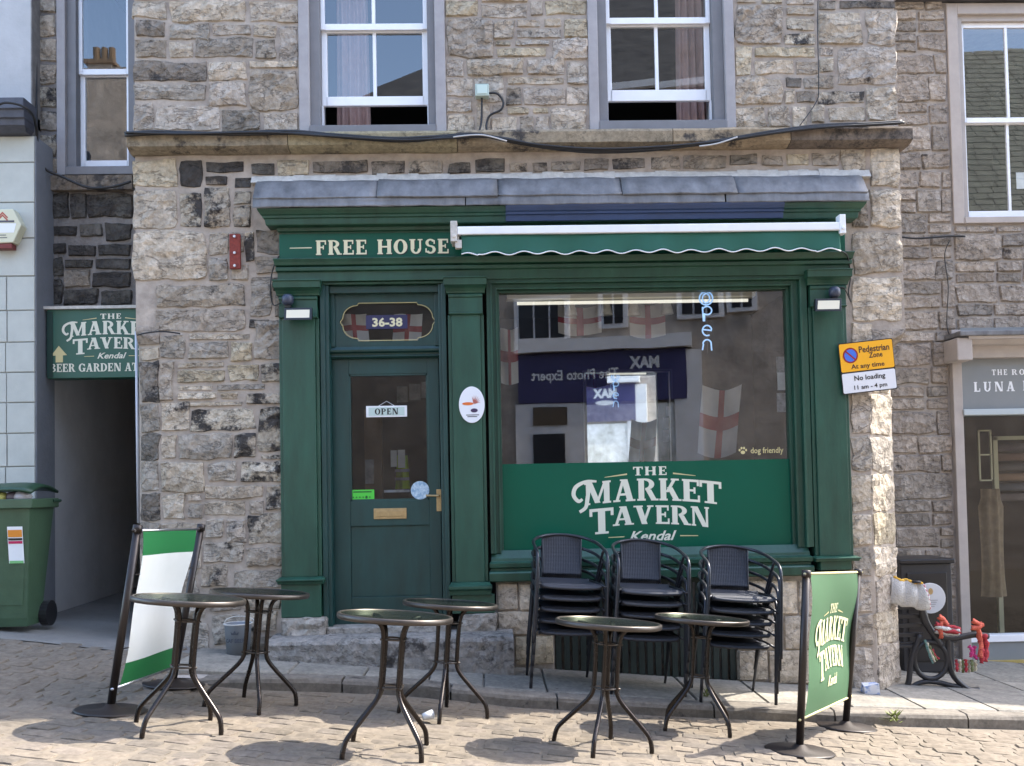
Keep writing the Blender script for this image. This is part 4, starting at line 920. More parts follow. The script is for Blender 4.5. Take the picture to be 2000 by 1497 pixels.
# flags inside
def flag(px0, py0, px1, py1, Y, label, cross=True, sag=.0, sk=0):
    a, b_, c, d = RC(px0, py0, px1, py1, Y); t = thing('cross_flag', label, 'flag', ((a+b_)/2, Y, c))
    W_ = lambda u, v: (a+(b_-a)*u+sk*(1-v), Y+.02*math.sin(u*7+v*3), c+(d-c)*v-sag*math.sin(math.pi*u))
    cells = [('red_cross', [(.42, .58, 0, 1), (0, .42, .40, .6), (.58, 1, .4, .6)], 'red'), ('cloth', [(0, .42, 0, .4), (.58, 1, 0, .4), (0, .42, .6, 1), (.58, 1, .6, 1)], 'whitecloth')]
    for nm_, rr, mt in cells:
        m_ = MB()
        for u0, u1, v0, v1 in rr: m_.grid(4, 4, lambda u, v: W_(u0+(u1-u0)*u, v0+(v1-v0)*v))
        mk(nm_, m_, M[mt], t, smooth=True)
flag(1374, 752, 1450, 884, .9, 'large red and white cross flag hanging at the right of the bar room', sag=.05, sk=-.06)
flag(978, 640, 1012, 748, .7, 'red and white cross flag at the far left of the display window', sag=.02)
flag(1090, 595, 1175, 650, .9, 'cross flag in the bunting behind the left of the strip light', sag=.03)
flag(1230, 590, 1300, 655, .9, 'cross flag in the bunting left of the neon sign', sag=.03)
flag(664, 614, 716, 668, .25, 'small cross flag at the left of the fanlight over the door', sk=.02)
flag(770, 614, 826, 672, .25, 'small cross flag at the right of the fanlight over the door', sk=-.02)
# spot heads under the batten
for i, (px, py, nm_) in enumerate(((1115, 605, 'leftmost cream spotlight below the strip light'), (1184, 604, 'second cream spotlight from the left below the strip light'), (1238, 605, 'third cream spotlight from the left below the strip light'), (1303, 602, 'rightmost cream spotlight below the strip light'))):
    p = P(px, py, .8); t = thing('spotlight', nm_, 'spotlight', p, group='spotlights behind the display window')
    s_ = MB(); s_.lathe([(.02, .09), (.035, .04), (.055, -.05), (.05, -.055)], p, 12); mk('lamp_shade', s_, M['limewash'], t, smooth=True)
    s_ = MB(); s_.tube([p+Vector((0, 0, .08)), p+Vector((0, 0, .2))], .006, 6); mk('lamp_stem', s_, M['black'], t)
# pictures on the right wall of the bar, and papers
def card(name, label, cat, rect, Y, cols, group=None, thick=.01):
    a, b_, c, d = RC(*rect, Y); t = thing(name, label, cat, ((a+b_)/2, Y, c), group=group)
    m_ = MB(); m_.box(a, b_, Y, Y+thick, c, d); mk('panel', m_, cols[0], t)
    return t, (a, b_, c, d)
grey = mat('grey print', (.25, .26, .28), .6, nvar=.6, nscale=14); paper = mat('paper', (.6, .62, .62), .7, nvar=.15, nscale=10)
card('framed_picture', 'framed picture high at the right edge of the display window', 'picture', (1517, 697, 1536, 728), .5, [grey])
card('notice', 'white notice stuck up at the right edge of the display window', 'notice', (1519, 728, 1536, 762), .4, [paper])
card('notice', 'grey and white notice below another at the right edge of the display window', 'notice', (1518, 768, 1537, 805), .4, [grey])
brown = mat('brown panelling', (.12, .075, .045), .8, nvar=.3, nscale=4)
# bar furniture seen through the door
pn = MB(); a, b_, c, d = RC(712, 800, 745, 950, 1.4); pn.box(a, b_, 1.4, 1.5, -.3, d)
t = thing('wooden_post', 'brown wooden post standing inside behind the door glass', 'post', ((a+b_)/2, 1.4, 0)); mk('timber', pn, brown, t)
card('notice', 'grey notice fixed low on the wooden post inside the door', 'notice', (713, 898, 730, 945), 1.38, [grey])
hv = mat('yellow green vest fabric', (.35, .50, .02), .8); a, b_, c, d = RC(772, 890, 800, 955, 1.5)
t = thing('safety_vest', 'yellow safety vest hanging inside behind the door glass', 'vest', ((a+b_)/2, 1.5, c)); m_ = MB(); m_.grid(8, 8, lambda u, v: (a+(b_-a)*(u*(1-.25*v)+.12*v), 1.5+.03*math.sin(u*9), c+(d-c)*v)); mk('vest_cloth', m_, hv, t, smooth=True)
m_ = MB()
for k in (.25, .5): m_.box(a, b_, 1.455, 1.46, c+(d-c)*k, c+(d-c)*(k+.09))
mk('reflective_band', m_, grey, t)
for i, (r, l) in enumerate((((763, 880, 775, 912), 'left one of two pale leaflets pinned above the safety vest'), ((777, 879, 791, 914), 'right one of two pale leaflets pinned above the safety vest'))): card('leaflet', l, 'leaflet', r, 1.4, [paper], group='leaflets inside the door')
for i, (r, l) in enumerate((((775, 755, 796, 786), 'left framed picture inside above the open sign'), ((799, 750, 821, 782), 'middle framed picture inside above the open sign'), ((823, 746, 836, 778), 'right framed picture inside above the open sign'))): card('framed_picture', l, 'picture', r, 1.6, [grey], group='framed pictures inside the door')
card('leaflet', 'row of papers at the foot of the door glass', 'leaflet', (750, 957, 800, 962), .4, [grey])
# table and stool silhouettes inside the window

# ================================================================== FIXED TO THE FRONT
# awning
Ya = -.26
t = thing('awning', 'closed green awning with white bar and scalloped valance over the display window', 'awning', P(1265, 470, Ya))
a, b_ = Xp(893, 455, Ya), Xp(1645, 440, Ya); zb1, zb0 = Zp(1265, 440, Ya), Zp(1265, 456, Ya)
s_ = MB(); s_.box(a, b_, Ya-.03, Ya+.03, zb0, zb1); mk('front_bar', s_, M['white'], t, bevel=.008)
s_ = MB(); s_.box(a+.01, b_-.01, Ya+.032, -.14, zb0+.0, zb1+.01); mk('roller_cover', s_, M['green'], t, bevel=.01)
va, vb = Xp(901, 470, Ya), Xp(1640, 460, Ya); zv1 = zb0-.001; zv0 = Zp(1265, 492, Ya); nsc = 13.6
fab = mat('green awning cloth', (.020, .105, .075), .85, nvar=.06, nscale=20, bump=.1, bscale=300)
def vz(u): 
    k = u*nsc
    return zv0+.012*math.cos(2*math.pi*(k-.2)) - (.008 if (k < .6 or k > nsc-.9) else 0)
def vy(u, v): return Ya-.008-.012*math.sin(u*40)*(1-v)-.004*math.sin(u*17)
s_ = MB(); s_.grid(240, 6, lambda u, v: (va+(vb-va)*u, vy(u, v), vz(u)+(zv1-vz(u))*v)); o = mk('valance', s_, fab, t, smooth=True)
so = o.modifiers.new('s', 'SOLIDIFY'); so.thickness = .003
s_ = MB(); s_.tube([(va+(vb-va)*i/240, vy(i/240, 0)-.003, vz(i/240)) for i in range(241)], .0052, 5); mk('piping', s_, M['white'], t, smooth=True)
for px0, px1, py0, py1, lab in ((880, 893, 434, 474, 0), (1637, 1649, 421, 458, 1)):
    a, b_, c, d = RC(px0, py0, px1, py1, Ya); s_ = MB(); s_.box(a, b_, Ya-.035, Ya+.05, c, d); s_.box(a+.004, b_-.004, Ya+.05, -.03, c+.02, d-.04); s_.tube([((a+b_)/2, Ya-.045, c+.04), ((a+b_)/2, Ya-.03, c+.04)], .014, 8); mk('bracket', s_, M['limewash'] if not lab else M['white'], t, bevel=.004)
a, b_, c, d = RC(889, 470, 902, 486, Ya); s_ = MB(); s_.box(a, b_, Ya-.02, Ya+.03, c, d); s_.tube([((a+b_)/2, Ya, d), ((a+b_)/2, Ya, d+.03)], .006, 6); mk('gear_box', s_, M['limewash'], t, bevel=.003)
# floodlights
for (r, bl, lab, yaw) in (((556, 603, 608, 624), (562, 586), 'led floodlight with cream face on the left pilaster beside the door', 0), ((1592, 585, 1644, 607), (1630, 571), 'led floodlight with cream face on the right pilaster below the awning', 0)):
    a, b_, c, d = RC(r[0]-1, r[1]-2, r[2]+1, r[3]+2, -.17); t = thing('floodlight', lab, 'floodlight', ((a+b_)/2, -.1, c), group='floodlights on the shopfront')
    sl2 = .012*(1 if bl[0] > 1000 else 0)
    s_ = MB(); s_.add([(a, -.185, c), (b_-sl2, -.185, c), (b_-sl2, -.13, c+.02), (a, -.13, c+.02), (a+sl2, -.16, d), (b_, -.16, d), (b_, -.13, d), (a+sl2, -.13, d)], [(0,3,2,1),(4,5,6,7),(0,1,5,4),(1,2,6,5),(2,3,7,6),(3,0,4,7)]); mk('case', s_, M['black'], t, bevel=.003)
    k = .017; s_ = MB(); zf = lambda z: -.185+.025*(z-c)/(d-c)-.0025
    s_.poly([(a+k, zf(c+k), c+k), (b_-k-sl2, zf(c+k), c+k), (b_-k, zf(d-k), d-k), (a+k+sl2, zf(d-k), d-k)]); mk('lens', s_, mat('cream lens', (.72, .66, .5), .3), t)
    p = P(*bl, -.12); s_ = MB(); s_.lathe([(.0, -.045), (.03, -.04), (.045, -.02), (.045, .02), (.03, .04), (0, .045)], p, 14); mk('sensor', s_, mat('blue grey plastic', (.035, .045, .075), .4), t, smooth=True)
    s_ = MB(); s_.box(p.x-.02, p.x+.02, -.13, -.05, p.z-.06, p.z-.02); mk('mount', s_, M['black'], t)
# wires to the floodlights
def wire(name, label, pts, r=.006, Y=-.05, m='blackcable', extra=None):
    q_ = smooth_pts([P(x, y, Y if len(rest_) == 0 else rest_[0]) for x, y, *rest_ in pts], 6)
    t = thing(name, label, 'cable', q_[0]); s_ = MB(); s_.tube(q_, r, 6); mk('sheath', s_, M[m], t, smooth=True); return t
wire('cable', 'thin dark wire curving down the stones to the left floodlight', [(545, 500), (532, 530), (528, 570), (534, 596), (548, 592, -.1)], .005)
wire('cable', 'thin dark wire curving round the right capital to the right floodlight', [(1640, 490, -.15), (1655, 500, -.1), (1661, 540, -.03), (1657, 570, -.03), (1662, 590, -.03), (1650, 565, -.1), (1640, 562, -.1)], .005)
# oval plaque (picture on it left out)
p = P(921.5, 791, -.06); t = thing('oval_plaque', 'white oval plaque on the pilaster between door and window', 'plaque', p); s_ = MB(); n = 36; rx, rz = 25/250*1.0, 35.5/250
s_.prism([(p.x+rx*math.cos(2*math.pi*i/n), -.0555, p.z+rz*math.sin(2*math.pi*i/n)) for i in range(n)], (0, -.012, 0)); o = mk('plate', s_, mat('enamel white', (.78, .8, .84), .25), t, bevel=.003); fixn(o)
fq = wallframe(-.0675); s_ = MB()
for i in range(7):
    an = math.radians(10+i*16); L = .07-.004*abs(i-4)
    cx, cz = p.x+.018, p.z+.01
    s_.poly([fq((cx-.006*math.sin(an), cz+.006*math.cos(an), .001+i*.0001)), fq((cx+.006*math.sin(an), cz-.006*math.cos(an), .001+i*.0001)), fq((cx+L*math.cos(an), cz+L*math.sin(an), .001+i*.0001))])
mk('painted_fan', s_, mat('dull red print', (.42, .13, .10), .5), t)
s_ = MB(); disc(s_, fq, p.x-.03, p.z+.008, .045, .012, .0018); mk('painted_bar', s_, mat('orange print', (.7, .16, .03), .5), t)
s_ = MB(); disc(s_, fq, p.x+.018, p.z-.045, .028, .016, .0018); text_mesh(s_, 'welcome to', fq, p.x-.045, p.x+.055, p.z-.088, p.z-.076, w0=.0015) if False else None; mk('painted_dark_oval', s_, mat('violet print', (.05, .03, .08), .5), t)
s_ = MB(); 
for a, b_, zz in ((-.045, .055, -.083), (-.035, .04, -.096)): s_.poly([fq((p.x+a, p.z+zz, .001)), fq((p.x+b_, p.z+zz, .001)), fq((p.x+b_, p.z+zz+.006, .001)), fq((p.x+a, p.z+zz+.006, .001))])
mk('small_print', s_, M['black'], t)
# open sign on the door
a, b_, c, d = RC(715, 793, 795, 815, .1); t = thing('open_sign', 'small white sign reading OPEN hanging inside the door frame', 'sign', ((a+b_)/2, .1, c)); s_ = MB(); s_.box(a, b_, .098, .106, c, d); mk('board', s_, M['white'], t, bevel=.002)
s_ = MB(); s_.box(a+.02, b_-.02, .0965, .0978, c+.012, d-.012); mk('pale_panel', s_, mat('pale green panel', (.5, .62, .58), .5), t)
s_ = MB(); a1, b1, c1, d1 = RC(732, 798, 778, 810, .0965); plainword(s_, 'OPEN', wallframe(.0962), a1, b1, c1, d1, gap=.14); mk('lettering', s_, M['black'], t)
p = P(755, 784, .105); s_ = MB(); s_.tube([(a+.1, .102, d), p, (b_-.1, .102, d)], .002, 4); mk('string', s_, M['white'], t)
# stickers
a, b_, c, d = RC(685, 957, 731, 977, .13); t = thing('hygiene_sticker', 'bright green oblong rating sticker at the lower left of the door glass', 'sticker', ((a+b_)/2, .13, c)); s_ = MB(); s_.box(a, b_, .132, .134, c, d); mk('film', s_, mat('bright green print', (.08, .60, .06), .4), t)
s_ = MB(); fq2 = wallframe(.1315); s_.poly([fq2((a+.02, d-.022, .0005)), fq2((b_-.02, d-.022, .0005)), fq2((b_-.02, d-.012, .0005)), fq2((a+.02, d-.012, .0005))])
for i in range(6): disc(s_, fq2, a+.02+i*.026, c+.022, .010 if i == 4 else .006, .012 if i == 4 else .006, .001)
mk('print', s_, mat('dark green print', (.01, .12, .02), .5), t)
p = P(820.5, 958, .12); t = thing('round_sticker', 'round pale blue sticker at the lower right of the door glass', 'sticker', p); s_ = MB(); fq2 = wallframe(.1125); n = 24; s_.prism([(p.x+.073*math.cos(2*math.pi*i/n), .113, p.z+.073*math.sin(2*math.pi*i/n)) for i in range(n)], (0, .003, 0)); o = mk('film', s_, mat('blue grey print', (.22, .38, .55), .3, col2=(.6, .72, .8), nscale=28, thr=(.4, .6)), t); fixn(o)
# parking sign
t = thing('parking_sign', 'yellow and white pedestrian zone sign tilted on the right stone pier', 'sign', P(1695, 765, -.08))
ct, cr_ = P(1694.5, 715, -.08), math.radians(5.6)
fs_ = Fr(ct, (math.cos(cr_), .03, math.sin(cr_)), (-math.sin(cr_*.75), 0, math.cos(cr_*.75)))
pxm = 1/ (1875/7.42)
def plate(mb, u0, u1, v0, v1, w_, th=.004, r=.012):
    pts = []
    for cx, cz, a0 in ((u1-r, v1-r, 0), (u0+r, v1-r, 90), (u0+r, v0+r, 180), (u1-r, v0+r, 270)):
        for i in range(5): an = math.radians(a0+i*22.5); pts.append((cx+r*math.cos(an), cz+r*math.sin(an)))
    mb.prism([fs_((x, z, w_)) for x, z in pts], fs_.N*th)
U = 54*pxm
for nm_, r_, m_ in (('backing_plate', (-U-.006, U+.006, -52*pxm, 50*pxm, -.004), M['black']), ('yellow_plate', (-U, U, -8*pxm, 48*pxm, .0006), mat('amber reflective', (.85, .40, .012), .35)), ('white_plate', (-U, U, -50*pxm, -11*pxm, .0006), mat('white reflective', (.70, .70, .72), .35))):
    s_ = MB(); plate(s_, *r_); o = mk(nm_, s_, m_, t); fixn(o)
fs2 = Fr(fs_((0, 0, .0052)), fs_.U, fs_.V, fs_.N); ink = mat('brown black ink', (.05, .02, .01), .5)
s_ = MB(); disc(s_, fs2, -33*pxm, 24*pxm, 15.5*pxm, 15.5*pxm, .0005, 24); mk('red_roundel', s_, mat('dark red print', (.25, .01, .015), .4), t)
s_ = MB(); disc(s_, fs2, -33*pxm, 24*pxm, 12.3*pxm, 12.3*pxm, .001, 24); mk('blue_roundel', s_, mat('sign blue', (.05, .15, .6), .4), t)
s_ = MB(); c_, r9 = (-33*pxm, 24*pxm), 12.4*pxm; dd = 1.6*pxm*.7; s_.poly([fs2((c_[0]-r9*.7-dd, c_[1]+r9*.7-dd, .0016)), fs2((c_[0]-r9*.7+dd, c_[1]+r9*.7+dd, .0016)), fs2((c_[0]+r9*.7+dd, c_[1]-r9*.7+dd, .0016)), fs2((c_[0]+r9*.7-dd, c_[1]-r9*.7-dd, .0016))][::-1]); mk('red_bar', s_, mat('dark red bar', (.25, .01, .015), .4), t)
s_ = MB()
for tx, r_ in (('Pedestrian', (-15, 47, 27, 40)), ('Zone', (4, 32, 15, 26)), ('At any time', (-34, 34, -6, 6)), ):
    s_ = MB(); text_mesh(s_, tx, fs2, r_[0]*pxm, r_[1]*pxm, r_[2]*pxm, r_[3]*pxm, bold=.02); mk('lettering', s_, ink, t)
for tx, r_ in (('No loading', (-30, 33, -30, -17)), ('11 am - 4 pm', (-32, 35, -47, -36))): s_ = MB(); text_mesh(s_, tx, fs2, r_[0]*pxm, r_[1]*pxm, r_[2]*pxm, r_[3]*pxm, bold=.02); mk('lettering', s_, M['black'], t)
s_ = MB(); q_ = fs_((0, 0, -.005)); s_.box(q_.x-.02, q_.x+.02, q_.y+.005, .0, q_.z-.12, q_.z+.12); mk('wall_bracket', s_, M['black'], t)
# red iron plate
a, b_, c, d = RC(449, 458, 470, 526, -.03); t = thing('iron_plate', 'rusty red iron plate bolted upright to the stones left of the cornice', 'wall plate', ((a+b_)/2, -.03, c))
s_ = MB(); s_.box(a, b_, -.045, -.015, c, d); mk('plate', s_, M['rust'], t, bevel=.003)
for k in (.08, .45, .92): s_ = MB(); p = Vector(((a+b_)/2, -.045, c+(d-c)*k)); s_.tube([p, p+Vector((0, -.014, 0))], .011, 6); mk('bolt', s_, M['steel'], t)
# junction box
a, b_, c, d = RC(928, 166, 955, 190, -.05); t = thing('junction_box', 'small pale green junction box on the wall between the upstairs windows', 'junction box', ((a+b_)/2, -.05, c))
s_ = MB(); s_.box(a, b_, -.075, -.0, c, d); mk('box', s_, mat('pale green plastic', (.42, .52, .47), .5), t, bevel=.006)
s_ = MB(); s_.box(a+.015, b_-.015, -.08, -.0752, c+.015, d-.015); mk('lid', s_, mat('paler green plastic', (.52, .64, .58), .5), t, bevel=.003)
wire('cable', 'short black cable dropping straight below the junction box', [(941, 190, -.03), (941, 205, -.03), (940, 240, -.03), (934, 262, -.10)], .008)
wire('cable', 'black cable looping from the right side of the junction box', [(955, 182, -.04), (972, 184, -.04), (983, 200, -.04), (978, 215, -.04), (957, 226, -.04), (950, 245, -.04), (953, 262, -.11)], .009)
# cable bundle along the string course
bundle = [[(244, 262), (300, 258), (420, 261), (560, 257), (640, 263), (760, 271), (850, 268), (930, 263), (1000, 277), (1080, 290), (1170, 297), (1280, 292), (1400, 276), (1500, 259), (1600, 246), (1700, 242), (1762, 238)],
          [(244, 265), (330, 261), (470, 263), (585, 261), (700, 271), (800, 276), (900, 266), (980, 270), (1060, 287), (1150, 293), (1260, 293), (1380, 281), (1480, 265), (1590, 249), (1690, 245), (1758, 241)],
          [(246, 259), (360, 262), (520, 259), (640, 266), (780, 274), (880, 270), (960, 268), (1050, 283), (1160, 291), (1270, 288), (1390, 278), (1500, 262), (1600, 250), (1720, 243), (1766, 240)]]
labs = ['thickest black cable of the bundle sagging along the stone band', 'lowest black cable of the bundle sagging along the stone band', 'uppermost black cable of the bundle sagging along the stone band']
for k, (pts, rr) in enumerate(zip(bundle, (.015, .012, .010))): wire('cable', labs[k], [(x, y, -.145-.012*k) for x, y in pts], rr)
wc = mat('white cable', (.5, .5, .5), .5)
M['wcable'] = wc
wire('cable', 'short pale cable end resting in the bundle below the right upstairs window', [(1366, 286, -.18), (1400, 281, -.185), (1440, 268, -.18)], .006, m='wcable')
wire('cable', 'short pale cable lying in the bundle right of the junction box', [(885, 268, -.18), (940, 264, -.185), (990, 276, -.18)], .006, m='wcable')
wire('cable', 'thin dark wire running down the upper stones at the right', [(1598, -20, -.035), (1597, 60, -.035), (1599, 170, -.035), (1594, 200, -.035), (1562, 246, -.08)], .004)

# ================================================================== LEFT: alley frontage
Yr = .95
al = thing('alley_building', 'set back dark stone building over the alley with a grey framed sash window', 'building', (Xp(170, 300, Yr), Yr, 0))
ax0 = Xp(92, 900, Yr); axr = XA+.3; zo = Zp(175, 600, Yr); wn = RC(111, -130, 300, 342, Yr)
b = MB()
b.box(ax0-.3, wn[0], Yr+.012, Yr+.3, zo, 8); b.box(wn[1], axr, Yr+.012, Yr+.3, zo, 8); b.box(wn[0], wn[1], Yr+.02, Yr+.3, zo, wn[2]+.01); b.box(wn[0], wn[1], Yr+.02, Yr+.3, wn[3], 8)
mk('wall', b, M['mortar_dark'], al)
AS = [(72,-30,111,24,'g'),(72,28,111,72,'g'),(72,75,111,120,'g'),(72,123,111,166,'m'),(72,170,111,212,'b'),(72,216,111,256,'m'),(72,260,111,306,'b'),(72,309,111,344,'m'),
 (78,377,134,428,'k'),(136,377,168,428,'k'),(170,377,256,426,'k'),(76,434,100,470,'k'),(102,440,150,462,'k'),(154,436,200,462,'k'),(204,434,256,470,'k'),(78,474,128,496,'k'),(131,478,186,502,'k'),(189,476,256,500,'k'),(78,500,120,540,'k'),(123,505,180,524,'k'),(183,504,256,526,'k'),(123,528,176,560,'m'),(179,530,256,562,'k'),(78,544,120,596,'k'),(123,564,190,597,'k'),(193,566,256,597,'k')]
tracks(AS, Yr, al, proud=.01, rough=.014)
lt_ = MB(); a, b_, c, d = RC(78, 346, 262, 374, Yr)
for i, (u, v) in enumerate(((0, .52), (.525, 1.0))):
    s_ = MB(); s_.grid(8, 3, lambda p_, q__: (a+(b_-a)*(u+(v-u)*p_), Yr-.05+noise.noise(Vector((p_*7+i, q__*3, 2)))*.012, c+(d-c)*q__)); s_.grid(8, 2, lambda p_, q__: (a+(b_-a)*(u+(v-u)*p_), Yr-.05+.07*q__, d)); s_.grid(8, 2, lambda p_, q__: (a+(b_-a)*(u+(v-u)*p_), Yr-.05+.07*q__, c))
    mk('lintel_stone', s_, M['ashlar'], al, color=(.20, .165, .13, .35))
sash_window('sash_window', al, (111,-130,300,342), .075, (153,-110,254,332), 141, (311,331), None, None, 'glass_up', Y=Yr)
# tunnel of the alley
tl0 = Xp(97, 1000, Yr); tn = MB()
tn.add([(tl0, Yr+.3, -1), (tl0-.2, Yr+6, -1), (tl0-.2, Yr+6, zo+.6), (tl0, Yr+.3, zo+.0)], [(0, 1, 2, 3)])
tn.add([(tl0, Yr+.3, zo), (tl0-.2, Yr+6, zo+.6), (XA+.1, Yr+6, zo+.6), (XA+.1, Yr+.3, zo)], [(0, 1, 2, 3)])
tn.add([(tl0-.2, Yr+6, -1), (XA+.1, Yr+6, -1), (XA+.1, Yr+6, zo+.6), (tl0-.2, Yr+6, zo+.6)], [(0, 1, 2, 3)])
tn.box(tl0-.3, tl0, Yr+.0, Yr+.31, -1, zo+.02)
mk('passage_wall', tn, mat('grey rendered passage', (.58, .58, .58), .85, nvar=.12, nscale=1.6, bump=.3, bscale=20), al)
# garden sign board
Ys = Yr-.16; a, b_, c, d = RC(92, 604, 300, 738, Ys); t = thing('alley_sign', 'green sign with yellow arrow reading beer garden above the alley', 'sign', ((a+b_)/2, Ys, c))
s_ = MB(); s_.box(a, b_, Ys, Yr+.0, c, d); so_ = mk('board', s_, mat('dull green sign', (.020, .10, .072), .4), t, bevel=.004)
s_ = MB(); s_.box(a-.0, a+.05, Ys-.006, Ys+.01, c+.01, d-.02); mk('dark_edge', s_, mat('dark green edge', (.006, .035, .026), .5), t)
s_ = MB(); s_.box(a-.03, b_, Ys-.03, Yr, d, d+.025); mk('top_trim', s_, M['limewash'], t)
lg, lgg = MB(), MB(); p0 = P(212.5, 657.5, Ys); sl3 = .61/(1875/(7.5+Ys)); fsn = Fr((0, Ys-.002, 0), (1, 0, .0)); logo(lg, lgg, fsn, p0.x, p0.z, sl3)
mk('logo_lettering', lg, M['offwhite'], t); mk('logo_rule', lgg, M['gold'], t)
s_ = MB(); a1, b1, c1, d1 = RC(98, 711, 147, 727, Ys); plainword(s_, 'BEER', fsn, a1, b1, c1, d1); a1, b1, c1, d1 = RC(154, 710, 237, 726, Ys); plainword(s_, 'GARDEN', fsn, a1, b1, c1, d1); a1, b1, c1, d1 = RC(244, 709, 270, 725, Ys); plainword(s_, 'AT', fsn, a1, b1, c1, d1); mk('garden_lettering', s_, M['offwhite'], t)
ar = [P(x, y, Ys) for x, y in ((115, 676), (131, 694), (123, 694.5), (123, 708), (109, 708.5), (109, 695), (100, 695.5))]; s_ = MB(); s_.prism([(p.x, Ys-.003, p.z) for p in ar], (0, .002, 0)); o = mk('arrow', s_, M['gold'], t); fixn(o)
# pipe at the alley mouth and white conduit on the pub corner
p0, p1 = P(92, 742, Yr-.05), P(94, 1155, Yr-.05); t = thing('downpipe', 'thin dark pipe down the left side of the alley mouth', 'pipe', p1); s_ = MB(); s_.tube([p0, p1], .02, 8); mk('pipe', s_, mat('dark grey pipe', (.03, .035, .05), .5), t, smooth=True)
s_ = MB(); s_.tube([p0+Vector((0, 0, -.09)), p0+Vector((0, 0, -.0))], .035, 8); mk('collar', s_, mat('grey collar', (.2, .22, .26), .5), t)
p0, p1 = P(266, 648, .27), P(270.5, 1022, .30); t = thing('conduit', 'thin white conduit up the left corner of the tavern beside the alley', 'pipe', p1); s_ = MB(); s_.tube([p0, p1], .012, 8); mk('pipe', s_, mat('white conduit', (.55, .58, .64), .4), t, smooth=True)
wire('cable', 'short dark wire crossing the left corner stones of the tavern', [(268, 655, -.02), (290, 650, -.04), (320, 648, -.04), (352, 652, -.03)], .006)
# left white and green building
Yl = .62
lx0 = -7.5; lx1 = Xp(60, 100, .80); lx2 = Xp(70, 700, Yl)
lb = thing('rendered_building', 'white rendered building with pale green block ground floor at the left edge', 'building', (-5.5, Yl, 0))
zl1, zl0 = Zp(30, 207, Yl), Zp(30, 266, Yl)
s_ = MB(); s_.box(lx0, lx1, .80, 5, zl1-.05, 6.9); mk('upper_wall', s_, mat('white render', (.46, .465, .47), .9, nvar=.1, nscale=4, bump=.35, bscale=50, bdist=.006), lb)
s_ = MB(); s_.box(lx1, lx1+.012, .80, 1.2, zl1-.1, 6.9); s_.box(lx1-.05, lx1+.012, .72, 1.2, zl0-.3, zl1); mk('grey_edge', s_, mat('grey wall edge', (.2, .19, .18), .9, nvar=.3, nscale=8, bump=.5), lb)  # grey strip laid over the side face of the white wall
s_ = MB(); s_.box(lx0, lx2-.012, Yl+.009, Yl+.03, -.5, zl0); mk('jointing', s_, mat('grey block jointing', (.30, .315, .30), .9), lb)
s_ = MB(); s_.box(lx0, lx2-.3, Yl+.031, Yl+.3, -.5, zl0); s_.box(lx2-.3, lx2-.0, Yl+.012, Yr+.02, -.5, zl0); mk('lower_wall', s_, mat('grey side return', (.21, .225, .25), .85, nvar=.1, nscale=5, bump=.35, bscale=30), lb)  # side return in a darker grey than the front blocks
gbm = mat('pale green painted block', (.475, .49, .45), .85, nvar=.08, nscale=5, bump=.3, bscale=35, bdist=.005)
rows = [266, 318, 396, 466, 540, 607, 669, 728, 787, 847, 912, 985, 1060, 1135, 1210, 1290]
for i, (r0, r1) in enumerate(zip(rows, rows[1:])):
    zt_, zb_ = Zp(30, r0, Yl), Zp(30, r1, Yl); ed = lx2-.006
    cutx = Xp(12 if i % 2 else 60, (r0+r1)/2, Yl) if i > 3 else None
    xs_ = [lx0+.02, -5.9, -5.0, Xp([13, 14, 11, 13][i % 4], (r0+r1)/2, Yl), ed] if i > 3 else [lx0+.02, -5.9, -5.2, ed]
    for a, c in zip(xs_, xs_[1:]):
        q_ = MB(); q_.box(a+.004, c-.004, Yl-.003+R_.uniform(-.002, .002), Yl+.02, zb_+.005, zt_-.005); mk('block', q_, gbm, lb, bevel=.004)
cor = MB(); cor.mould(lx0, lx2-.07, Yl+.02, [(zl0, .10), (zl0+.03, .14), (zl0+.035, .17), (zl0+.085, .18), (zl0+.09, .20), (zl0+.15, .21), (zl0+.155, .23), (zl1-.015, .23), (zl1, .18)], side=.3)
o = mk('cornice', cor, mat('blue black slate', (.065, .07, .09), .6, nvar=.4, nscale=6, bump=.4, bscale=20), lb, bevel=.006); fixn(o)
wire('cable', 'black cable running over the cornice and down beside the alley window', [(-10, 209, .3), (10, 201, .3), (40, 206, .32), (62, 222, .4), (71, 250, .6), (74, 290, .7), (86, 328, .8), (120, 345, .85), (170, 366, .85), (215, 366, .85), (256, 355, .85)], .011)
wire('cable', 'thin black wire down the joint left of the alley window', [(70, -20, .9), (71, 100, .9), (72, 230, .85), (76, 310, .85), (90, 335, .85)], .008)
wire('cable', 'thin looping wire on the corner of the pale green blocks', [(84, 337, .85), (72, 350, .8), (68, 380, .7)], .004, m='wcable')
# alarm box
t = thing('alarm_box', 'cream hexagonal alarm box with red base on the pale green blocks', 'alarm box', P(15, 475, Yl-.1)); Yb = Yl-.1
hx = [(-22, 409), (25, 408), (42, 440), (26, 474), (-22, 476), (-38, 442)]; s_ = MB(); s_.prism([(P(x, y, Yb).x, Yb, P(x, y, Yb).z) for x, y in hx], (0, .1, 0)); o = mk('cover', s_, mat('cream plastic', (.62, .61, .45), .4), t, bevel=.008); fixn(o)
a, b_, c, d = RC(-20, 475, 22, 485, Yb); s_ = MB(); s_.box(a, b_, Yb+.01, Yb+.09, c, d); mk('red_base', s_, mat('dark red plastic', (.16, .02, .02), .4), t, bevel=.004)
fb_ = wallframe(Yb-.001); s_ = MB()
for k in (0, 5):
    q_ = [P(x, y, Yb) for x, y in ((-6, 424+k), (5, 414+k), (16, 425+k), (14, 427+k), (5, 418+k), (-4, 427+k))]; s_.add([(p.x, Yb-.0012, p.z) for p in q_], [(0, 1, 4, 5), (1, 2, 3, 4)])
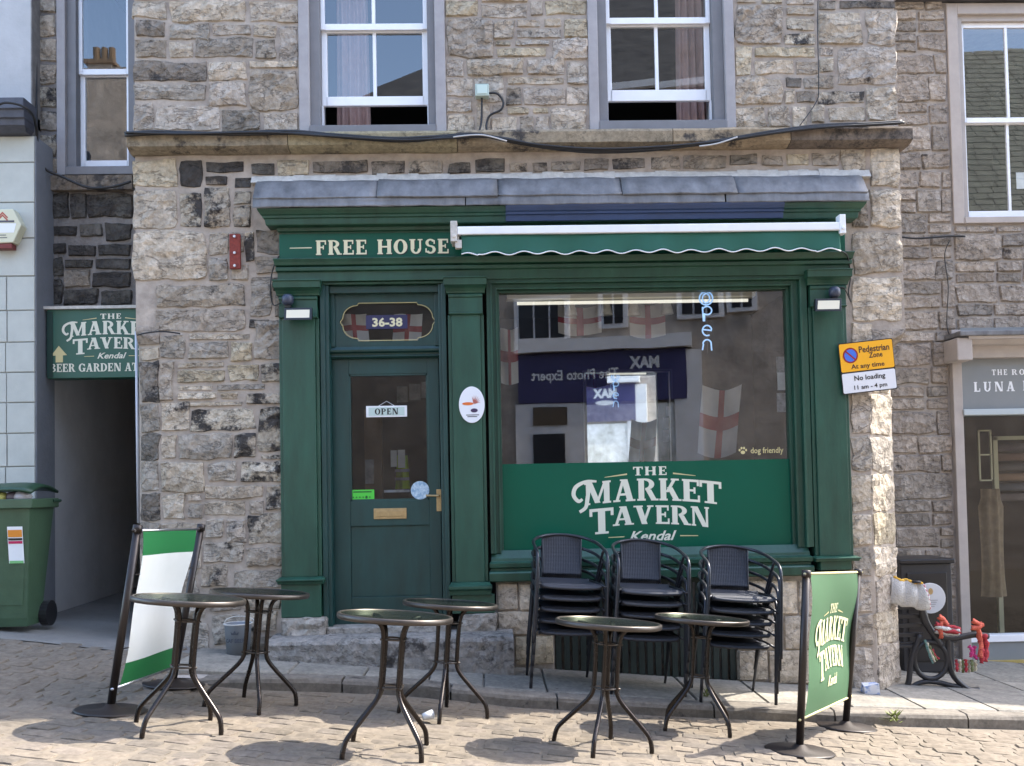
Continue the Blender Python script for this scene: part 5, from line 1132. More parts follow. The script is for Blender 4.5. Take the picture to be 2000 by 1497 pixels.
mk('red_chevron', s_, mat('brick red print', (.4, .1, .06), .5), t)
s_ = MB(); a, b_, c, d = RC(-20, 437, 27, 455, Yb); s_.poly([fb_((a, c, .0005)), fb_((b_, c, .0005)), fb_((b_+.02, d, .0005)), fb_((a, d, .0005))]); mk('white_label', s_, M['white'], t)
s_ = MB()
for r_ in ((-10, 431, 28, 435), (-10, 459, 12, 460.5), (-10, 464, 14, 465.5)): a, b_, c, d = RC(*r_, Yb); s_.poly([fb_((a, c, .0008)), fb_((b_, c, .0008)), fb_((b_, d, .0008)), fb_((a, d, .0008))])
mk('print', s_, mat('dark print', (.08, .08, .1), .5), t)
# wheelie bin
bz = gzb(-4.0, .2)+.0
p = P(30, 1218, .0); BX, BY = Xp(28, 1100, .02)-.09, .08
t = thing('wheelie_bin', 'green wheelie bin with lid propped open on rubbish beside the alley', 'bin', (BX, BY, bz)); gbn = mat('green bin plastic', (.05, .095, .052), .45, nvar=.15, nscale=6, bump=.1, bscale=60)
hb = Zp(30, 975, 0)-bz
s_ = MB()
def ring(w_, d_, z, fy=0):
    d_ *= .62
    return [(BX-w_, BY-d_+fy, bz+z), (BX+w_, BY-d_+fy, bz+z), (BX+w_, BY+d_, bz+z), (BX-w_, BY+d_, bz+z)]
def rings(mb, rs, cap=True):
    vs = [p_ for r_ in rs for p_ in r_]; n = len(rs); mb.add(vs, [(4*i+k, 4*i+(k+1) % 4, 4*i+4+(k+1) % 4, 4*i+4+k) for i in range(n-1) for k in range(4)]+([(3, 2, 1, 0)] if cap else []))
rings(s_, [ring(.20, .20, .03, .04), ring(.21, .22, .1, .03), ring(.275, .33, hb-.06), ring(.27, .32, hb-.06), ring(.18, .2, .2)]); mk('body', s_, gbn, t, bevel=.012)
s_ = MB(); rings(s_, [ring(.29, .35, hb-.075), ring(.305, .37, hb-.07), ring(.305, .37, hb-.0), ring(.28, .34, hb), ring(.27, .33, hb-.05)], False); mk('rim', s_, gbn, t, bevel=.006)
lidm = mat('dark green lid', (.02, .055, .03), .45, nvar=.1)
s_ = MB(); s_.grid(8, 8, lambda u, v: (BX+(u-.5)*.60, BY-.235+.47*v, bz+hb+.035+.05*(1-v)*0+.05*math.sin(v*3.1)+.03*(1-(2*u-1)**4)*(1)+.02*u)); o = mk('lid', s_, lidm, t, smooth=True); so = o.modifiers.new('s', 'SOLIDIFY'); so.thickness = .02
s_ = MB(); s_.tube([(BX+.21, BY+.17, bz+.1), (BX+.27, BY+.17, bz+.1)], .1, 20); mk('wheel', s_, M['black'], t)
s_ = MB(); s_.tube([(BX-.27, BY+.17, bz+.1), (BX-.21, BY+.17, bz+.1)], .1, 20); mk('wheel', s_, M['black'], t)
s_ = MB(); s_.tube([(BX+.27, BY+.26, bz+hb-.03), (BX+.31, BY+.24, bz+hb-.02), (BX+.305, BY+.12, bz+hb-.02)], .012, 6); mk('handle', s_, lidm, t)
yf_ = lambda z: BY-.33-.004-(-.01)+(hb-z)*.13*0
def onbin(u0, u1, z0, z1, m, nm_):
    s_ = MB(); f_ = lambda z: BY-.106-(.2046-.106)*(z-.1)/(hb-.16)-.006
    s_.poly([(BX+u0, f_(z0), bz+z0), (BX+u1, f_(z0), bz+z0), (BX+u1, f_(z1), bz+z1), (BX+u0, f_(z1), bz+z1)]); return mk(nm_, s_, m, t)
onbin(.10, .215, .52, .80, M['white'], 'sticker'); 
for (z0, z1, c_) in ((.72, .775, (.7, .25, .03)), (.695, .712, (.02, .02, .02)), (.67, .69, (.5, .02, .1)), (.52, .54, (.2, .5, .2))):
    f_ = lambda z: BY-.106-(.2046-.106)*(z-.1)/(hb-.16)-.009
    s_ = MB(); s_.poly([(BX+.105, f_(z0), bz+z0), (BX+.21, f_(z0), bz+z0), (BX+.21, f_(z1), bz+z1), (BX+.105, f_(z1), bz+z1)]); mk('sticker_print', s_, mat('sticker colour', c_, .4), t)
for i, (dx, c_, nm_) in enumerate(((-.2, (.5, .5, .52), 'grey bag'), (-.07, (.75, .7, .5), 'cream'), (.02, (.5, .5, .15), 'yellow'), (.12, (.12, .10, .12), 'dark'), (.2, (.35, .33, .34), 'grey'))):
    s_ = MB(); s_.lathe([(.0, -.05), (.05, -.03), (.07, .0), (.05, .035), (.0, .045)], (BX+dx, BY-.15+.03*(i % 2), bz+hb+.015), 9)
    tt_ = thing('rubbish_bag', ['grey crumpled bag at the left under the raised bin lid', 'cream round item of rubbish under the raised bin lid', 'yellow item of rubbish in the middle under the bin lid', 'dark item of rubbish right of the yellow one under the bin lid', 'pale grey bag at the right under the raised bin lid'][i], 'rubbish', (BX+dx, BY-.15, bz+hb)); mk('bag', s_, mat('rubbish '+nm_, c_, .5), tt_, smooth=True)

# ================================================================== RIGHT NEIGHBOUR
Yn = 1.9
nb = thing('neighbour_building', 'grey stone building with pale stone shopfront and sash window at the right', 'building', (6, Yn, -.4))
nx0, nx1 = XB-.3, 9.0; wn = RC(1855, 7, 2090, 436, Yn); sz1_ = Zp(1930, 645, Yn); sx0 = Xp(1862, 900, Yn)
b = MB(); b.box(nx0, wn[0], Yn+.02, Yn+.35, sz1_, 6.2); b.box(wn[1], nx1, Yn+.02, Yn+.35, sz1_, 6.2); b.box(wn[0], wn[1], Yn+.02, Yn+.35, sz1_, wn[2]+.01); b.box(wn[0], wn[1], Yn+.02, Yn+.35, wn[3]-.02, 6.2)
b.box(nx0, sx0, Yn+.02, Yn+.35, -1.2, sz1_); b.box(nx0, nx1, 5, 5.3, -1.2, 6.2); b.box(nx1-.3, nx1, Yn+.35, 5, -1.2, 6.2); b.box(nx0, nx1, Yn+.35, 5, 6.1, 6.2)
mk('wall', b, M['mortar_r'], nb)
fill(Xp(1745, 1000, Yn), sx0-.01, -.45, sz1_, .245, (.26, .55), 'r', Y=Yn, parent=nb, gap=.010, cell=.06)
ztop = Zp(1900, -30, Yn)
fill(Xp(1745, 400, Yn), wn[0]-.01, sz1_, ztop, .235, (.22, .5), 'r', Y=Yn, parent=nb, gap=.010, cell=.06)
fill(wn[0], Xp(2040, 500, Yn), sz1_, wn[2]-.02, .23, (.25, .5), 'r', Y=Yn, parent=nb, gap=.010, cell=.06)
fill(wn[0], Xp(2040, 0, Yn), wn[3]+.01, ztop+.1, .23, (.3, .5), 'r', Y=Yn, parent=nb, gap=.010, cell=.06)
jn = MB(); fill(Xp(2040, 500, Yn), nx1, sz1_, 6.2, .24, (.25, .5), 'r', Y=Yn, holes=[(wn[0], wn[1], wn[2], wn[3])], joined=jn); fill(nx0+.3, Xp(2040, 500, Yn), ztop+.1, 6.2, .24, (.25, .5), 'r', Y=Yn, joined=jn)
o = mk('upper_stones', jn, M['stone_soft'], nb, kind='stuff', color=(.22, .19, .165, .1))
M['pale_stone'] = mat('pale dressed stone', (.40, .36, .33), .85, nvar=.1, nscale=5, bump=.25, bscale=30, bdist=.005)
sash_window('sash_window', nb, (1855,7,2090,436), .11, (1881,45,2062,428), 235, (410,426), None, 1971, 'glass_up', Y=Yn, light='pale_stone', dark='pale_stone', recess=.13)
a, b_, c, d = RC(1980, 340, 2040, 372, Yn+.2); t = thing('window_card', 'white card standing in the right edge window', 'card', ((a+b_)/2, Yn+.2, c)); s_ = MB(); s_.box(a, b_, Yn+.15, Yn+.155, c, d); mk('card', s_, M['white'], t)
rn = MB(); rn.box(nx0+.32, nx1+.1, Yn-.10, Yn+.35, 6.2, 6.30); rn.prism([(nx0+.32, Yn-.15, 6.301), (nx0+.32, 4, 6.85), (nx0+.32, 6, 6.301)], (nx1-nx0, 0, 0)); o = mk('roof', rn, mat('neighbour slate', (.06, .06, .065), .7, nvar=.3, nscale=5), nb); fixn(o)
# shopfront
ps = M['pale_stone']
s_ = MB(); s_.box(sx0, Xp(1884, 1000, Yn), Yn-.05, Yn+.3, -.8, sz1_); mk('stone_pilaster', s_, ps, nb, bevel=.006)
px_ = Xp(1884, 1000, Yn)
gsf = mat('blue grey fascia paint', (.205, .22, .225), .6, nvar=.06, nscale=3)
z1_, z0_ = Zp(1930, 690, Yn), Zp(1930, 800, Yn); s_ = MB(); s_.box(Xp(1876, 740, Yn), nx1, Yn-.03, Yn+.1, z0_, z1_+.25); fa2 = mk('fascia', s_, gsf, nb)
s_ = MB(); s_.box(Xp(1876, 805, Yn), nx1, Yn-.07, Yn+.1, z0_-.06, z0_); mk('fascia_rail', s_, mat('pale blue rail', (.42, .48, .50), .5), nb, bevel=.006)
s_ = MB(); z2 = Zp(1930, 656, Yn-.3); s_.box(sx0-.05, nx1, Yn-.32, Yn, z2-.0, z2+.05); mk('lead_capping', s_, M['lead'], nb, bevel=.01)
s_ = MB(); s_.mould(Xp(1893, 670, Yn-.3), nx1, Yn, [(z1_-.06, .12), (z1_+.05, .14), (z1_+.06, .22), (z2-.03, .26), (z2-.028, .29), (z2-.001, .30)], side=0); o = mk('cornice', s_, ps, nb); fixn(o)
s_ = MB(); a, b_, c, d = RC(1862, 662, 1892, 706, Yn-.2); s_.box(a, b_, Yn-.28, Yn, c, d); mk('console', s_, ps, nb, bevel=.01)
s_ = MB(); fn_ = wallframe(Yn-.031); 
for wd__, r_ in (('THE', (1937, 722, 1967, 733)), ('RO', (1976, 721.5, 2001, 732.5)), ('LUNA', (1902, 746, 1982, 765)), ('L', (1998, 744, 2012, 763))):
    s_ = MB(); a, b_, c, d = RC(*r_, Yn-.03); plainword(s_, wd__, fn_, a, b_, c, d, gap=.35); mk('lettering', s_, M['white'], fa2)
sg0, sgz = Zp(1940, 1240, Yn), Zp(1940, 812, Yn)
s_ = MB(); s_.box(px_, nx1, Yn-.02, Yn+.1, sg0-.07, sg0); mk('shop_sill', s_, M['pvc'], nb, bevel=.005)
s_ = MB(); s_.box(px_, nx1, Yn+.0, Yn+.1, sg0-.25, sg0-.07); mk('stall_riser', s_, gsf, nb); s_ = MB(); s_.box(px_, nx1, Yn-.03, Yn+.1, -1.2, sg0-.25); mk('yellow_base', s_, mat('ochre base paint', (.42, .32, .10), .7, nvar=.2), nb)
s_ = MB(); s_.poly([(px_, Yn+.05, sg0), (nx1, Yn+.05, sg0), (nx1, Yn+.05, sgz+.05), (px_, Yn+.05, sgz+.05)]); mk('shop_pane', s_, M['glass_door'], nb)
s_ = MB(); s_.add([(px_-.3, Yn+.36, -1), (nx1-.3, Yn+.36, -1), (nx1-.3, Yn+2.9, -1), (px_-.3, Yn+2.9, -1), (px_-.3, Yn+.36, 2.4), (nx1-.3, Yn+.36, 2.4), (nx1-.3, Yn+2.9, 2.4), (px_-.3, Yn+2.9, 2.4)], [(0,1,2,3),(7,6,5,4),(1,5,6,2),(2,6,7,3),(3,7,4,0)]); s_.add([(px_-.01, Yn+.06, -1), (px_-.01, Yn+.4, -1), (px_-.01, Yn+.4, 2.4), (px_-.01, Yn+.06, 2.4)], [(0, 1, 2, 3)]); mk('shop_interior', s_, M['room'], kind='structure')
# goods inside
tan = mat('tan cloth', (.17, .125, .075), .9, nvar=.3, nscale=12); Yq = Yn+.7
a, b_, c, d = RC(1912, 955, 1965, 1165, Yq); t = thing('hanging_coat', 'long tan coat hanging inside the right shop window', 'coat', ((a+b_)/2, Yq, c)); s_ = MB(); s_.grid(16, 12, lambda u, v: ((a+b_)/2+(b_-a)*(u-.5)*(1-.25*(1-v)*abs(math.sin(v*3)))*(1 if v < .9 else .75), Yq-.05+.05*math.cos(u*3.1*2)+.02*math.sin(u*20), c+(d-c)*v)); mk('coat_cloth', s_, tan, t, smooth=True)
a, b_, c, d = RC(1912, 840, 1938, 940, Yq-.1); cr = mat('pale yellow frame', (.38, .37, .25), .6); t = thing('ladder_shelf', 'pale ladder shaped stand above the coat in the right shop window', 'stand', ((a+b_)/2, Yq, c)); s_ = MB()
for r_ in ((a, a+.015, c, d), (b_-.015, b_, c, d), (a, b_, d-.015, d), (a, b_, (c+d)/2, (c+d)/2+.015), (a, b_, c, c+.015)): s_.box(r_[0], r_[1], Yq-.1, Yq-.08, r_[2], r_[3])
mk('stand_frame', s_, cr, t)
a, b_, c, d = RC(1940, 852, 2040, 1000, Yq+.3); t = thing('display_rack', 'pale framed rack of dark cloth rolls in the right shop window', 'rack', ((a+b_)/2, Yq+.3, c)); s_ = MB(); s_.box(a, a+.05, Yq+.28, Yq+.33, -.3, d); s_.box(a, b_, Yq+.28, Yq+.33, d-.04, d); mk('rack_frame', s_, cr, t)
for k, cl in enumerate(((.05, .04, .05), (.16, .10, .08), (.09, .085, .09), (.22, .14, .09), (.06, .07, .09), (.12, .10, .10))):
    z = d-.12-k*.11; s_ = MB(); s_.tube([(a+.06, Yq+.33, z), (b_, Yq+.33, z)], .042, 10); mk('cloth_roll', s_, mat('cloth roll', cl, .8), t, smooth=True)
# wires on the neighbour
wire('cable', 'black cable along the neighbour wall just below its window level', [(1752, 462, Yn-.03), (1790, 466, Yn-.04), (1850, 462, Yn-.04), (1885, 462, Yn-.04)], .010)
wire('cable', 'thin wire looping down the neighbour wall to its shop cornice', [(1855, 470, Yn-.03), (1845, 500, Yn-.03), (1852, 560, Yn-.03), (1850, 640, Yn-.03), (1870, 680, Yn-.05)], .005)
# litter bin behind bench
Yb2 = .95; a, b_, c, d = RC(1762, 1092, 1862, 1320, Yb2); zb_ = gzp((a+b_)/2, Yb2); t = thing('litter_bin', 'black square litter bin behind the bench', 'litter bin', ((a+b_)/2, Yb2, zb_)); s_ = MB(); s_.box(a, b_, Yb2, Yb2+.42, zb_, d-.04); mk('body', s_, mat('black bin', (.022, .023, .027), .5, nvar=.1), t, bevel=.01)
s_ = MB(); s_.box(a-.02, b_+.02, Yb2-.03, Yb2+.45, d-.04, d); mk('top', s_, M['black'], t, bevel=.01)
s_ = MB(); s_.box(a+.05, b_-.05, Yb2-.012, Yb2+.0, zb_+.1, d-.12); mk('door_panel', s_, M['black'], t, bevel=.006)
Yd = .78; p = P(1818, 1169, Yd); t = thing('round_plate', 'round pale plate with small gold emblem standing behind the bench', 'plate', p+Vector((0, 0, -.15))); s_ = MB(); n = 28; rr_ = .132; s_.prism([(p.x+rr_*math.cos(2*math.pi*i/n), Yd, p.z+rr_*math.sin(2*math.pi*i/n)) for i in range(n)], (0, .02, 0)); o = mk('disc', s_, mat('pale grey plate', (.55, .56, .58), .4, nvar=.05), t, bevel=.004); fixn(o)
s_ = MB(); fp_ = wallframe(Yd-.001); disc(s_, fp_, p.x, p.z+.06, .022, .03, .0008, 8); mk('gold_emblem', s_, M['brass'], t)
s_ = MB()
for k in range(4): s_.poly([fp_((p.x-.06+k*.01, p.z-.02-k*.018, .001)), fp_((p.x+.06-k*.01, p.z-.02-k*.018, .001)), fp_((p.x+.06-k*.01, p.z-.014-k*.018, .001)), fp_((p.x-.06+k*.01, p.z-.014-k*.018, .001))])
mk('small_print', s_, mat('grey print ink', (.3, .3, .32), .6), t)
# bench seen end on: cast end with big ring
Yc = .30; t = thing('iron_bench', 'black cast iron bench seen end on beside the stone pier, dressed in crochet', 'bench', P(1815, 1340, Yc)); bk = mat('black cast iron', (.018, .018, .021), .45, nvar=.1)
ben = lambda x, y: P(x, y, Yc)
def bar(nm_, pts, r_, sm=6): 
    s_ = MB(); s_.tube(smooth_pts([ben(x, y) for x, y in pts], sm), r_, 8); return mk(nm_, s_, bk, t, smooth=True)
bar('arm_rest', [(1797, 1178), (1806, 1215), (1830, 1240), (1856, 1248), (1880, 1244), (1905, 1240), (1930, 1243)], [.03]*100 if False else .026)
bar('back_upright', [(1794, 1170), (1803, 1195), (1812, 1222), (1838, 1262)], .03)
s_ = MB(); cxy = ben(1818, 1290); ring_ = [(cxy.x+.135*math.cos(2*math.pi*i/28), Yc, cxy.z+.15*math.sin(2*math.pi*i/28)) for i in range(28)]; s_.tube(ring_, .021, 8, closed=True); mk('end_ring', s_, bk, t, smooth=True)
bar('front_leg', [(1852, 1248), (1853, 1290), (1862, 1320), (1888, 1345), (1912, 1348)], .024)
bar('rear_leg', [(1797, 1240), (1780, 1290), (1775, 1330), (1768, 1346)], .024)
bar('foot_rail', [(1775, 1345), (1800, 1333), (1830, 1333), (1862, 1340), (1905, 1349)], .02)
s_ = MB(); q_ = ben(1862, 1236); s_.tube([(q_.x+.05*math.cos(2*math.pi*i/16), Yc, q_.z+.045*math.sin(2*math.pi*i/16)) for i in range(16)], .008, 6, closed=True); mk('scroll', s_, bk, t, smooth=True)
for k in range(5):
    q_ = ben(1798+k*3, 1185+k*18); s_ = MB(); s_.box(q_.x-.95, q_.x, Yc+.02, Yc+.05, q_.z-.025, q_.z+.01); mk('back_slat', s_, bk, t, bevel=.004)
for k in range(4):
    q_ = ben(1840+k*16, 1262-k*1); s_ = MB(); s_.box(q_.x-1.0, q_.x, Yc+.0, Yc+.03, q_.z-.01, q_.z+.015); 
    mk('seat_slat', s_, bk, t, bevel=.004) if k < 1 else None
# crochet
def wool(cl): return mat('wool', cl, .95, nvar=.35, nscale=70, bump=1.0, bscale=120, bdist=.012)
cream_, coral, redc, pink, green_, whi = (.55, .50, .38), (.62, .13, .08), (.36, .03, .04), (.5, .04, .17), (.16, .18, .08), (.62, .61, .58)
def piece(label, x, y, parts):
    base = P(x, y, Yc-.05); tt_ = thing('crochet_piece', label, 'crochet', base)
    for nm_, kind, pts, w_, cl in parts:
        s_ = MB(); q_ = [P(a_, b__, Yc-.05-.02*math.sin(a_*.6+b__)) for a_, b__ in pts]
        if kind == 'rope':
            q_ = smooth_pts(q_, 5); n_ = len(q_); s_.tube(q_, [w_*(.75+.25*math.sin(i_*1.9)) for i_ in range(n_)], 8)
        elif kind == 'band':
            q_ = smooth_pts(q_, 6); n_ = len(q_)
            vs = []
            for i_, p_ in enumerate(q_):
                t_ = (q_[min(n_-1, i_+1)]-q_[max(0, i_-1)]).normalized(); s2 = Vector((-t_.z, 0, t_.x))*w_*(1+.12*math.sin(i_*1.7))
                vs += [p_-s2+Vector((0, -.01*math.sin(i_), 0)), p_+Vector((0, -.018, 0)), p_+s2]
            s_.add(vs, [(3*i_+k_, 3*i_+k_+1, 3*i_+k_+4, 3*i_+k_+3) for i_ in range(n_-1) for k_ in (0, 1)])
        o = mk(nm_, s_, wool(cl), tt_, smooth=True)
        if kind == 'band': so = o.modifiers.new('s', 'SOLIDIFY'); so.thickness = .012
piece('coral crochet bow tied on the near arm of the bench', 1836, 1218, [('bow_loop', 'band', [(1832, 1204), (1842, 1212), (1850, 1222)], .016, coral), ('bow_tail', 'band', [(1838, 1214), (1836, 1232), (1838, 1246)], .012, coral)])
piece('red and white striped crochet band draped over the bench seat', 1850, 1236, [('stripe', 'band', [(1826, 1218+k*5), (1842, 1224+k*4), (1862, 1226+k*4), (1874, 1230+k*3)], .009, cl) for k, cl in enumerate((redc, whi, redc, whi))])
piece('coral crochet bow on the front end of the bench arm', 1908, 1222, [('bow_loop', 'band', [(1898, 1212), (1908, 1218), (1919, 1222)], .012, coral), ('bow_loop', 'band', [(1896, 1226), (1908, 1226), (1918, 1218)], .010, coral), ('bow_tail', 'band', [(1908, 1224), (1914, 1250), (1915, 1285)], .014, coral)])
piece('dark red crochet bunch hanging behind the coral ribbon', 1922, 1280, [('strand', 'rope', [(1922, 1240), (1926, 1262), (1924, 1292)], .030, redc), ('strand', 'rope', [(1914, 1250), (1918, 1275), (1917, 1296)], .024, redc)])
piece('magenta crochet loops under the front of the bench seat', 1898, 1272, [('strand', 'rope', [(1892, 1262), (1898, 1270), (1896, 1284)], .020, pink), ('strand', 'rope', [(1904, 1262), (1902, 1276), (1908, 1288)], .018, pink)])
piece('striped knitted strip of red cream and green hanging under the seat', 1884, 1302, [('stripe', 'rope', [(x_, 1288+abs(x_-1884)*.12), (x_+1, 1300), (x_+1, 1314-abs(x_-1884)*.12)], .016, cl) for x_, cl in ((1868, redc), (1874, cream_), (1880, green_), (1886, redc), (1892, cream_), (1898, green_), (1904, cream_))])
piece('multicoloured knitted strip hanging inside the round bench end', 1818, 1275, [('stripe', 'rope', [(1806+k*5, 1250+k*6), (1812+k*5, 1270+k*4), (1822+k*4, 1296-k*3)], .012, cl) for k, cl in enumerate(((.12, .22, .20), cream_, green_, redc))])
sh_ = mat('white knitted blanket', (.50, .49, .47), .95, nvar=.12, nscale=50, bump=1.0, bscale=100, bdist=.012); yk = wool((.62, .36, .05)); t = thing('knitted_blanket', 'white knitted blanket with yellow collar over the back of the bench', 'blanket', P(1780, 1180, .2))
A = [P(1738, 1128, .2), P(1800, 1142, .2), P(1816, 1192, .2), P(1738, 1178, .2)]
def blk(u, v): return (A[0]*(1-u)*(1-v)+A[1]*u*(1-v)+A[2]*u*v+A[3]*(1-u)*v)+Vector((0, -.03*math.sin(v*3.1)+.012*math.sin(u*17+v*3), .008*math.sin(u*15)))
s_ = MB(); s_.grid(26, 14, blk); o = mk('blanket_cloth', s_, sh_, t, smooth=True); so = o.modifiers.new('s', 'SOLIDIFY'); so.thickness = .02
s_ = MB(); s_.tube([blk(.1+.9*i/16, 0)+Vector((0, -.012, .0)) for i in range(17)], [.012+.004*(i % 2) for i in range(17)], 8); mk('yellow_collar', s_, yk, t, smooth=True)
s_ = MB(); s_.tube([blk(1, i/12)+Vector((0, -.012, 0)) for i in range(13)], [.008+.004*(i % 2) for i in range(13)], 8); mk('pink_hem', s_, wool((.55, .25, .28)), t, smooth=True)
s_ = MB(); q_ = P(1789, 1137, .17); s_.lathe([(.001, -.01), (.035, -.008), (.04, .008), (.001, .012)], q_, 14); mk('dark_neck_opening', s_, M['black'], t, smooth=True)
# litter on the pavement
p = PG(1698, 1354, gzp); t = thing('food_carton', 'small crumpled white and blue carton on the pavement by the stone pier', 'litter', p); s_ = MB(); s_.add([p+Vector(v_) for v_ in ((-.05,-.05,.0),(.06,-.06,0),(.07,.05,0),(-.05,.05,0),(-.06,-.05,.06),(.05,-.07,.085),(.06,.03,.075),(-.04,.05,.07))], [(0,3,2,1),(0,1,5,4),(1,2,6,5),(2,3,7,6),(3,0,4,7),(4,5,6,7)]); mk('carton', s_, mat('carton', (.6, .62, .68), .5, col2=(.2, .3, .55), nscale=16, thr=(.5, .6)), t)
gc = lambda x, y: gzr(x, y)
p = PG(826, 1412, gc); t = thing('plastic_cup', 'crushed clear plastic cup lying on the setts by the middle tables', 'cup', p); s_ = MB(); s_.lathe([(.02, 0), (.030, .065), (.028, .065), (.018, .004)], (0, 0, 0), 14); mm = Matrix.Translation(p+Vector((0, 0, .035))) @ Euler((0, 1.45, .4)).to_matrix().to_4x4(); s_.v = [tuple(mm @ Vector(v_)) for v_ in s_.v]; mk('cup_wall', s_, mat('clear plastic', (.55, .58, .6), .15), t, smooth=True)
# bucket
Yk = -.15; a, b_, c, d = RC(438, 1218, 492, 1272, Yk); cx = (a+b_)/2; zb_ = gzp(cx, Yk); t = thing('metal_bucket', 'grey metal bucket with crown print standing by the wall left of the step', 'bucket', (cx, Yk, zb_)); bm = mat('galvanised grey', (.20, .22, .24), .45, metal=.3, nvar=.1, nscale=10); hgt = d-zb_; s_ = MB(); r1 = (b_-a)/2
s_.lathe([(r1*.80, 0), (r1*.97, hgt-.01), (r1, hgt), (r1*.94, hgt), (r1*.78, .02)], (cx, Yk, zb_), 28); mk('body', s_, bm, t, smooth=True)
s_ = MB(); s_.tube([(cx+r1*math.cos(2*math.pi*i/24), Yk+r1*math.sin(2*math.pi*i/24), zb_+hgt) for i in range(24)], .005, 6, closed=True); mk('rim', s_, M['limewash'], t, smooth=True)
s_ = MB(); s_.tube([(cx+(r1+.01)*math.cos(math.pi*i/14), Yk-.0+.05, zb_+hgt+.002+.045*math.sin(math.pi*i/14)) for i in range(15)], .004, 6); mk('handle', s_, M['limewash'], t, smooth=True)
s_ = MB(); ink2 = mat('dark print on bucket', (.05, .06, .08), .6)
class Cyl:
    def __init__(s, c, r): s.c = c; s.r = r; s.U = Vector((1, 0, 0))
    def __call__(s, p_): an = p_[0]/s.r; return Vector((s.c.x+(s.r+.003+p_[2])*math.sin(an), s.c.y-(s.r+.003+p_[2])*math.cos(an), s.c.z+p_[1]))
cy = Cyl(Vector((cx, Yk, zb_)), r1*.93); text_mesh(s_, 'CAF BEER', cy, -.075, .075, hgt*.42, hgt*.42+.03, bold=.03)
s_.poly([cy((x, y, .001)) for x, y in ((-.025, hgt*.68), (.025, hgt*.68), (.03, hgt*.78), (.012, hgt*.73), (0, hgt*.82), (-.012, hgt*.73), (-.03, hgt*.78))]); mk('crown_print', s_, ink2, t)
# weeds
lf = mat('weed leaf', (.14, .17, .03), .7, nvar=.3, nscale=30)
for (px, py, lab, sc_) in ((1744, 1398, 'yellow green weed growing from the kerb foot at the right', 1.0), (1378, 1362, 'small yellow weed in the pavement behind the right tables', .6)):
    p = PG(px, py, gzp) if sc_ < 1 else P(px, 1412, kerb_y(2.4)-.02); t = thing('weed', lab, 'weed', p)
    s_ = MB()
    for k in range(34):
        an = R_.uniform(0, 6.28); L = R_.uniform(.03, .10)*sc_; up_ = R_.uniform(.2, 1.3); w_ = .008*sc_
        d_ = Vector((math.cos(an), math.sin(an)*.6, up_)).normalized(); sd = Vector((-math.sin(an), math.cos(an), 0))*w_; o_ = p+Vector((R_.uniform(-.03, .03), R_.uniform(-.02, .01), R_.uniform(0, .05)))*sc_
        s_.add([o_, o_+d_*L*.5+sd, o_+d_*L, o_+d_*L*.5-sd], [(0, 1, 2, 3)])
    mk('leaf_tuft', s_, lf, t)

# ================================================================== TABLES
TILT = math.atan(.085)
def table_proto():
    t = thing('bistro_table', 'x', 'table', (0, 0, 0), group='round glass bistro tables in front of the tavern')
    H = .70
    s_ = MB(); s_.lathe([(.001, H-.006), (.285, H-.006), (.285, H-.001), (.001, H-.001)], n=40); mk('tabletop', s_, M['tabletop'], t)
    s_ = MB(); n = 44; s_.lathe([(.283, H-.028), (.296, H-.028), (.301, H-.02), (.301, H-.004), (.296, H+.001), (.283, H+.001), (.283, H-.028)], n=n); o = mk('rim', s_, M['rim'], t, smooth=True)
    for k in range(4):
        a = math.radians(45+90*k+8); c_, s2 = math.cos(a), math.sin(a); tw_ = .0
        prof = [(.175, H-.020), (.125, H-.028), (.085, H-.06), (.068, H-.11), (.064, H-.2), (.064, .37), (.068, .31), (.09, .265), (.15, .2), (.225, .125), (.262, .08), (.275, .03), (.277, 0)]
        s_ = MB(); s_.tube(smooth_pts([(r*c_, r*s2, z) for r, z in prof], 4), .0132, 8); mk('leg', s_, M['tablemetal'], t, smooth=True)
    for z in (.575, .33):
        s_ = MB(); s_.tube([(.062*math.cos(2*math.pi*i/18), .062*math.sin(2*math.pi*i/18), z) for i in range(18)], .006, 6, closed=True)
        for k in range(4):
            a = math.radians(53+90*k); c_, s2 = math.cos(a), math.sin(a); s_.tube([(.05*c_, .05*s2, z), (.088*c_, .088*s2, z)], .0055, 6)
        mk('tie_ring', s_, M['rim'], t, smooth=True)
    return t
tp = table_proto()
TB = [((365, 1163), 5.25, 16, 'bistro table in front of the white and green banner at the left'), ((505, 1146), 5.98, 60, 'bistro table beside the metal bucket left of the door'), ((770, 1202), 5.0, 82, 'nearest bistro table, in front of the door step'), ((878, 1173), 6.05, 35, 'bistro table behind and right of the nearest one, before the door step'), ((1189, 1209), 5.4, 20, 'bistro table in front of the middle chair stack'), ((1372, 1200), 6.12, 70, 'bistro table in front of the rightmost chair stack')]
first = True
for (px, py), d, rz, lab in TB:
    o = tp if first else copy_tree(tp); first = False
    Yt = -D+d; top = P(px, py, Yt)
    x = top.x-.70*.085*.9; o.location = (x, Yt, gzb(x, Yt)+.0); o.rotation_euler = Euler((0, TILT*.95, math.radians(rz)), 'XYZ')
    o.rotation_euler = (Matrix.Rotation(-.05, 3, 'X') @ Matrix.Rotation(TILT*.95, 3, 'Y') @ Matrix.Rotation(math.radians(rz), 3, 'Z')).to_euler()
    o['label'] = lab
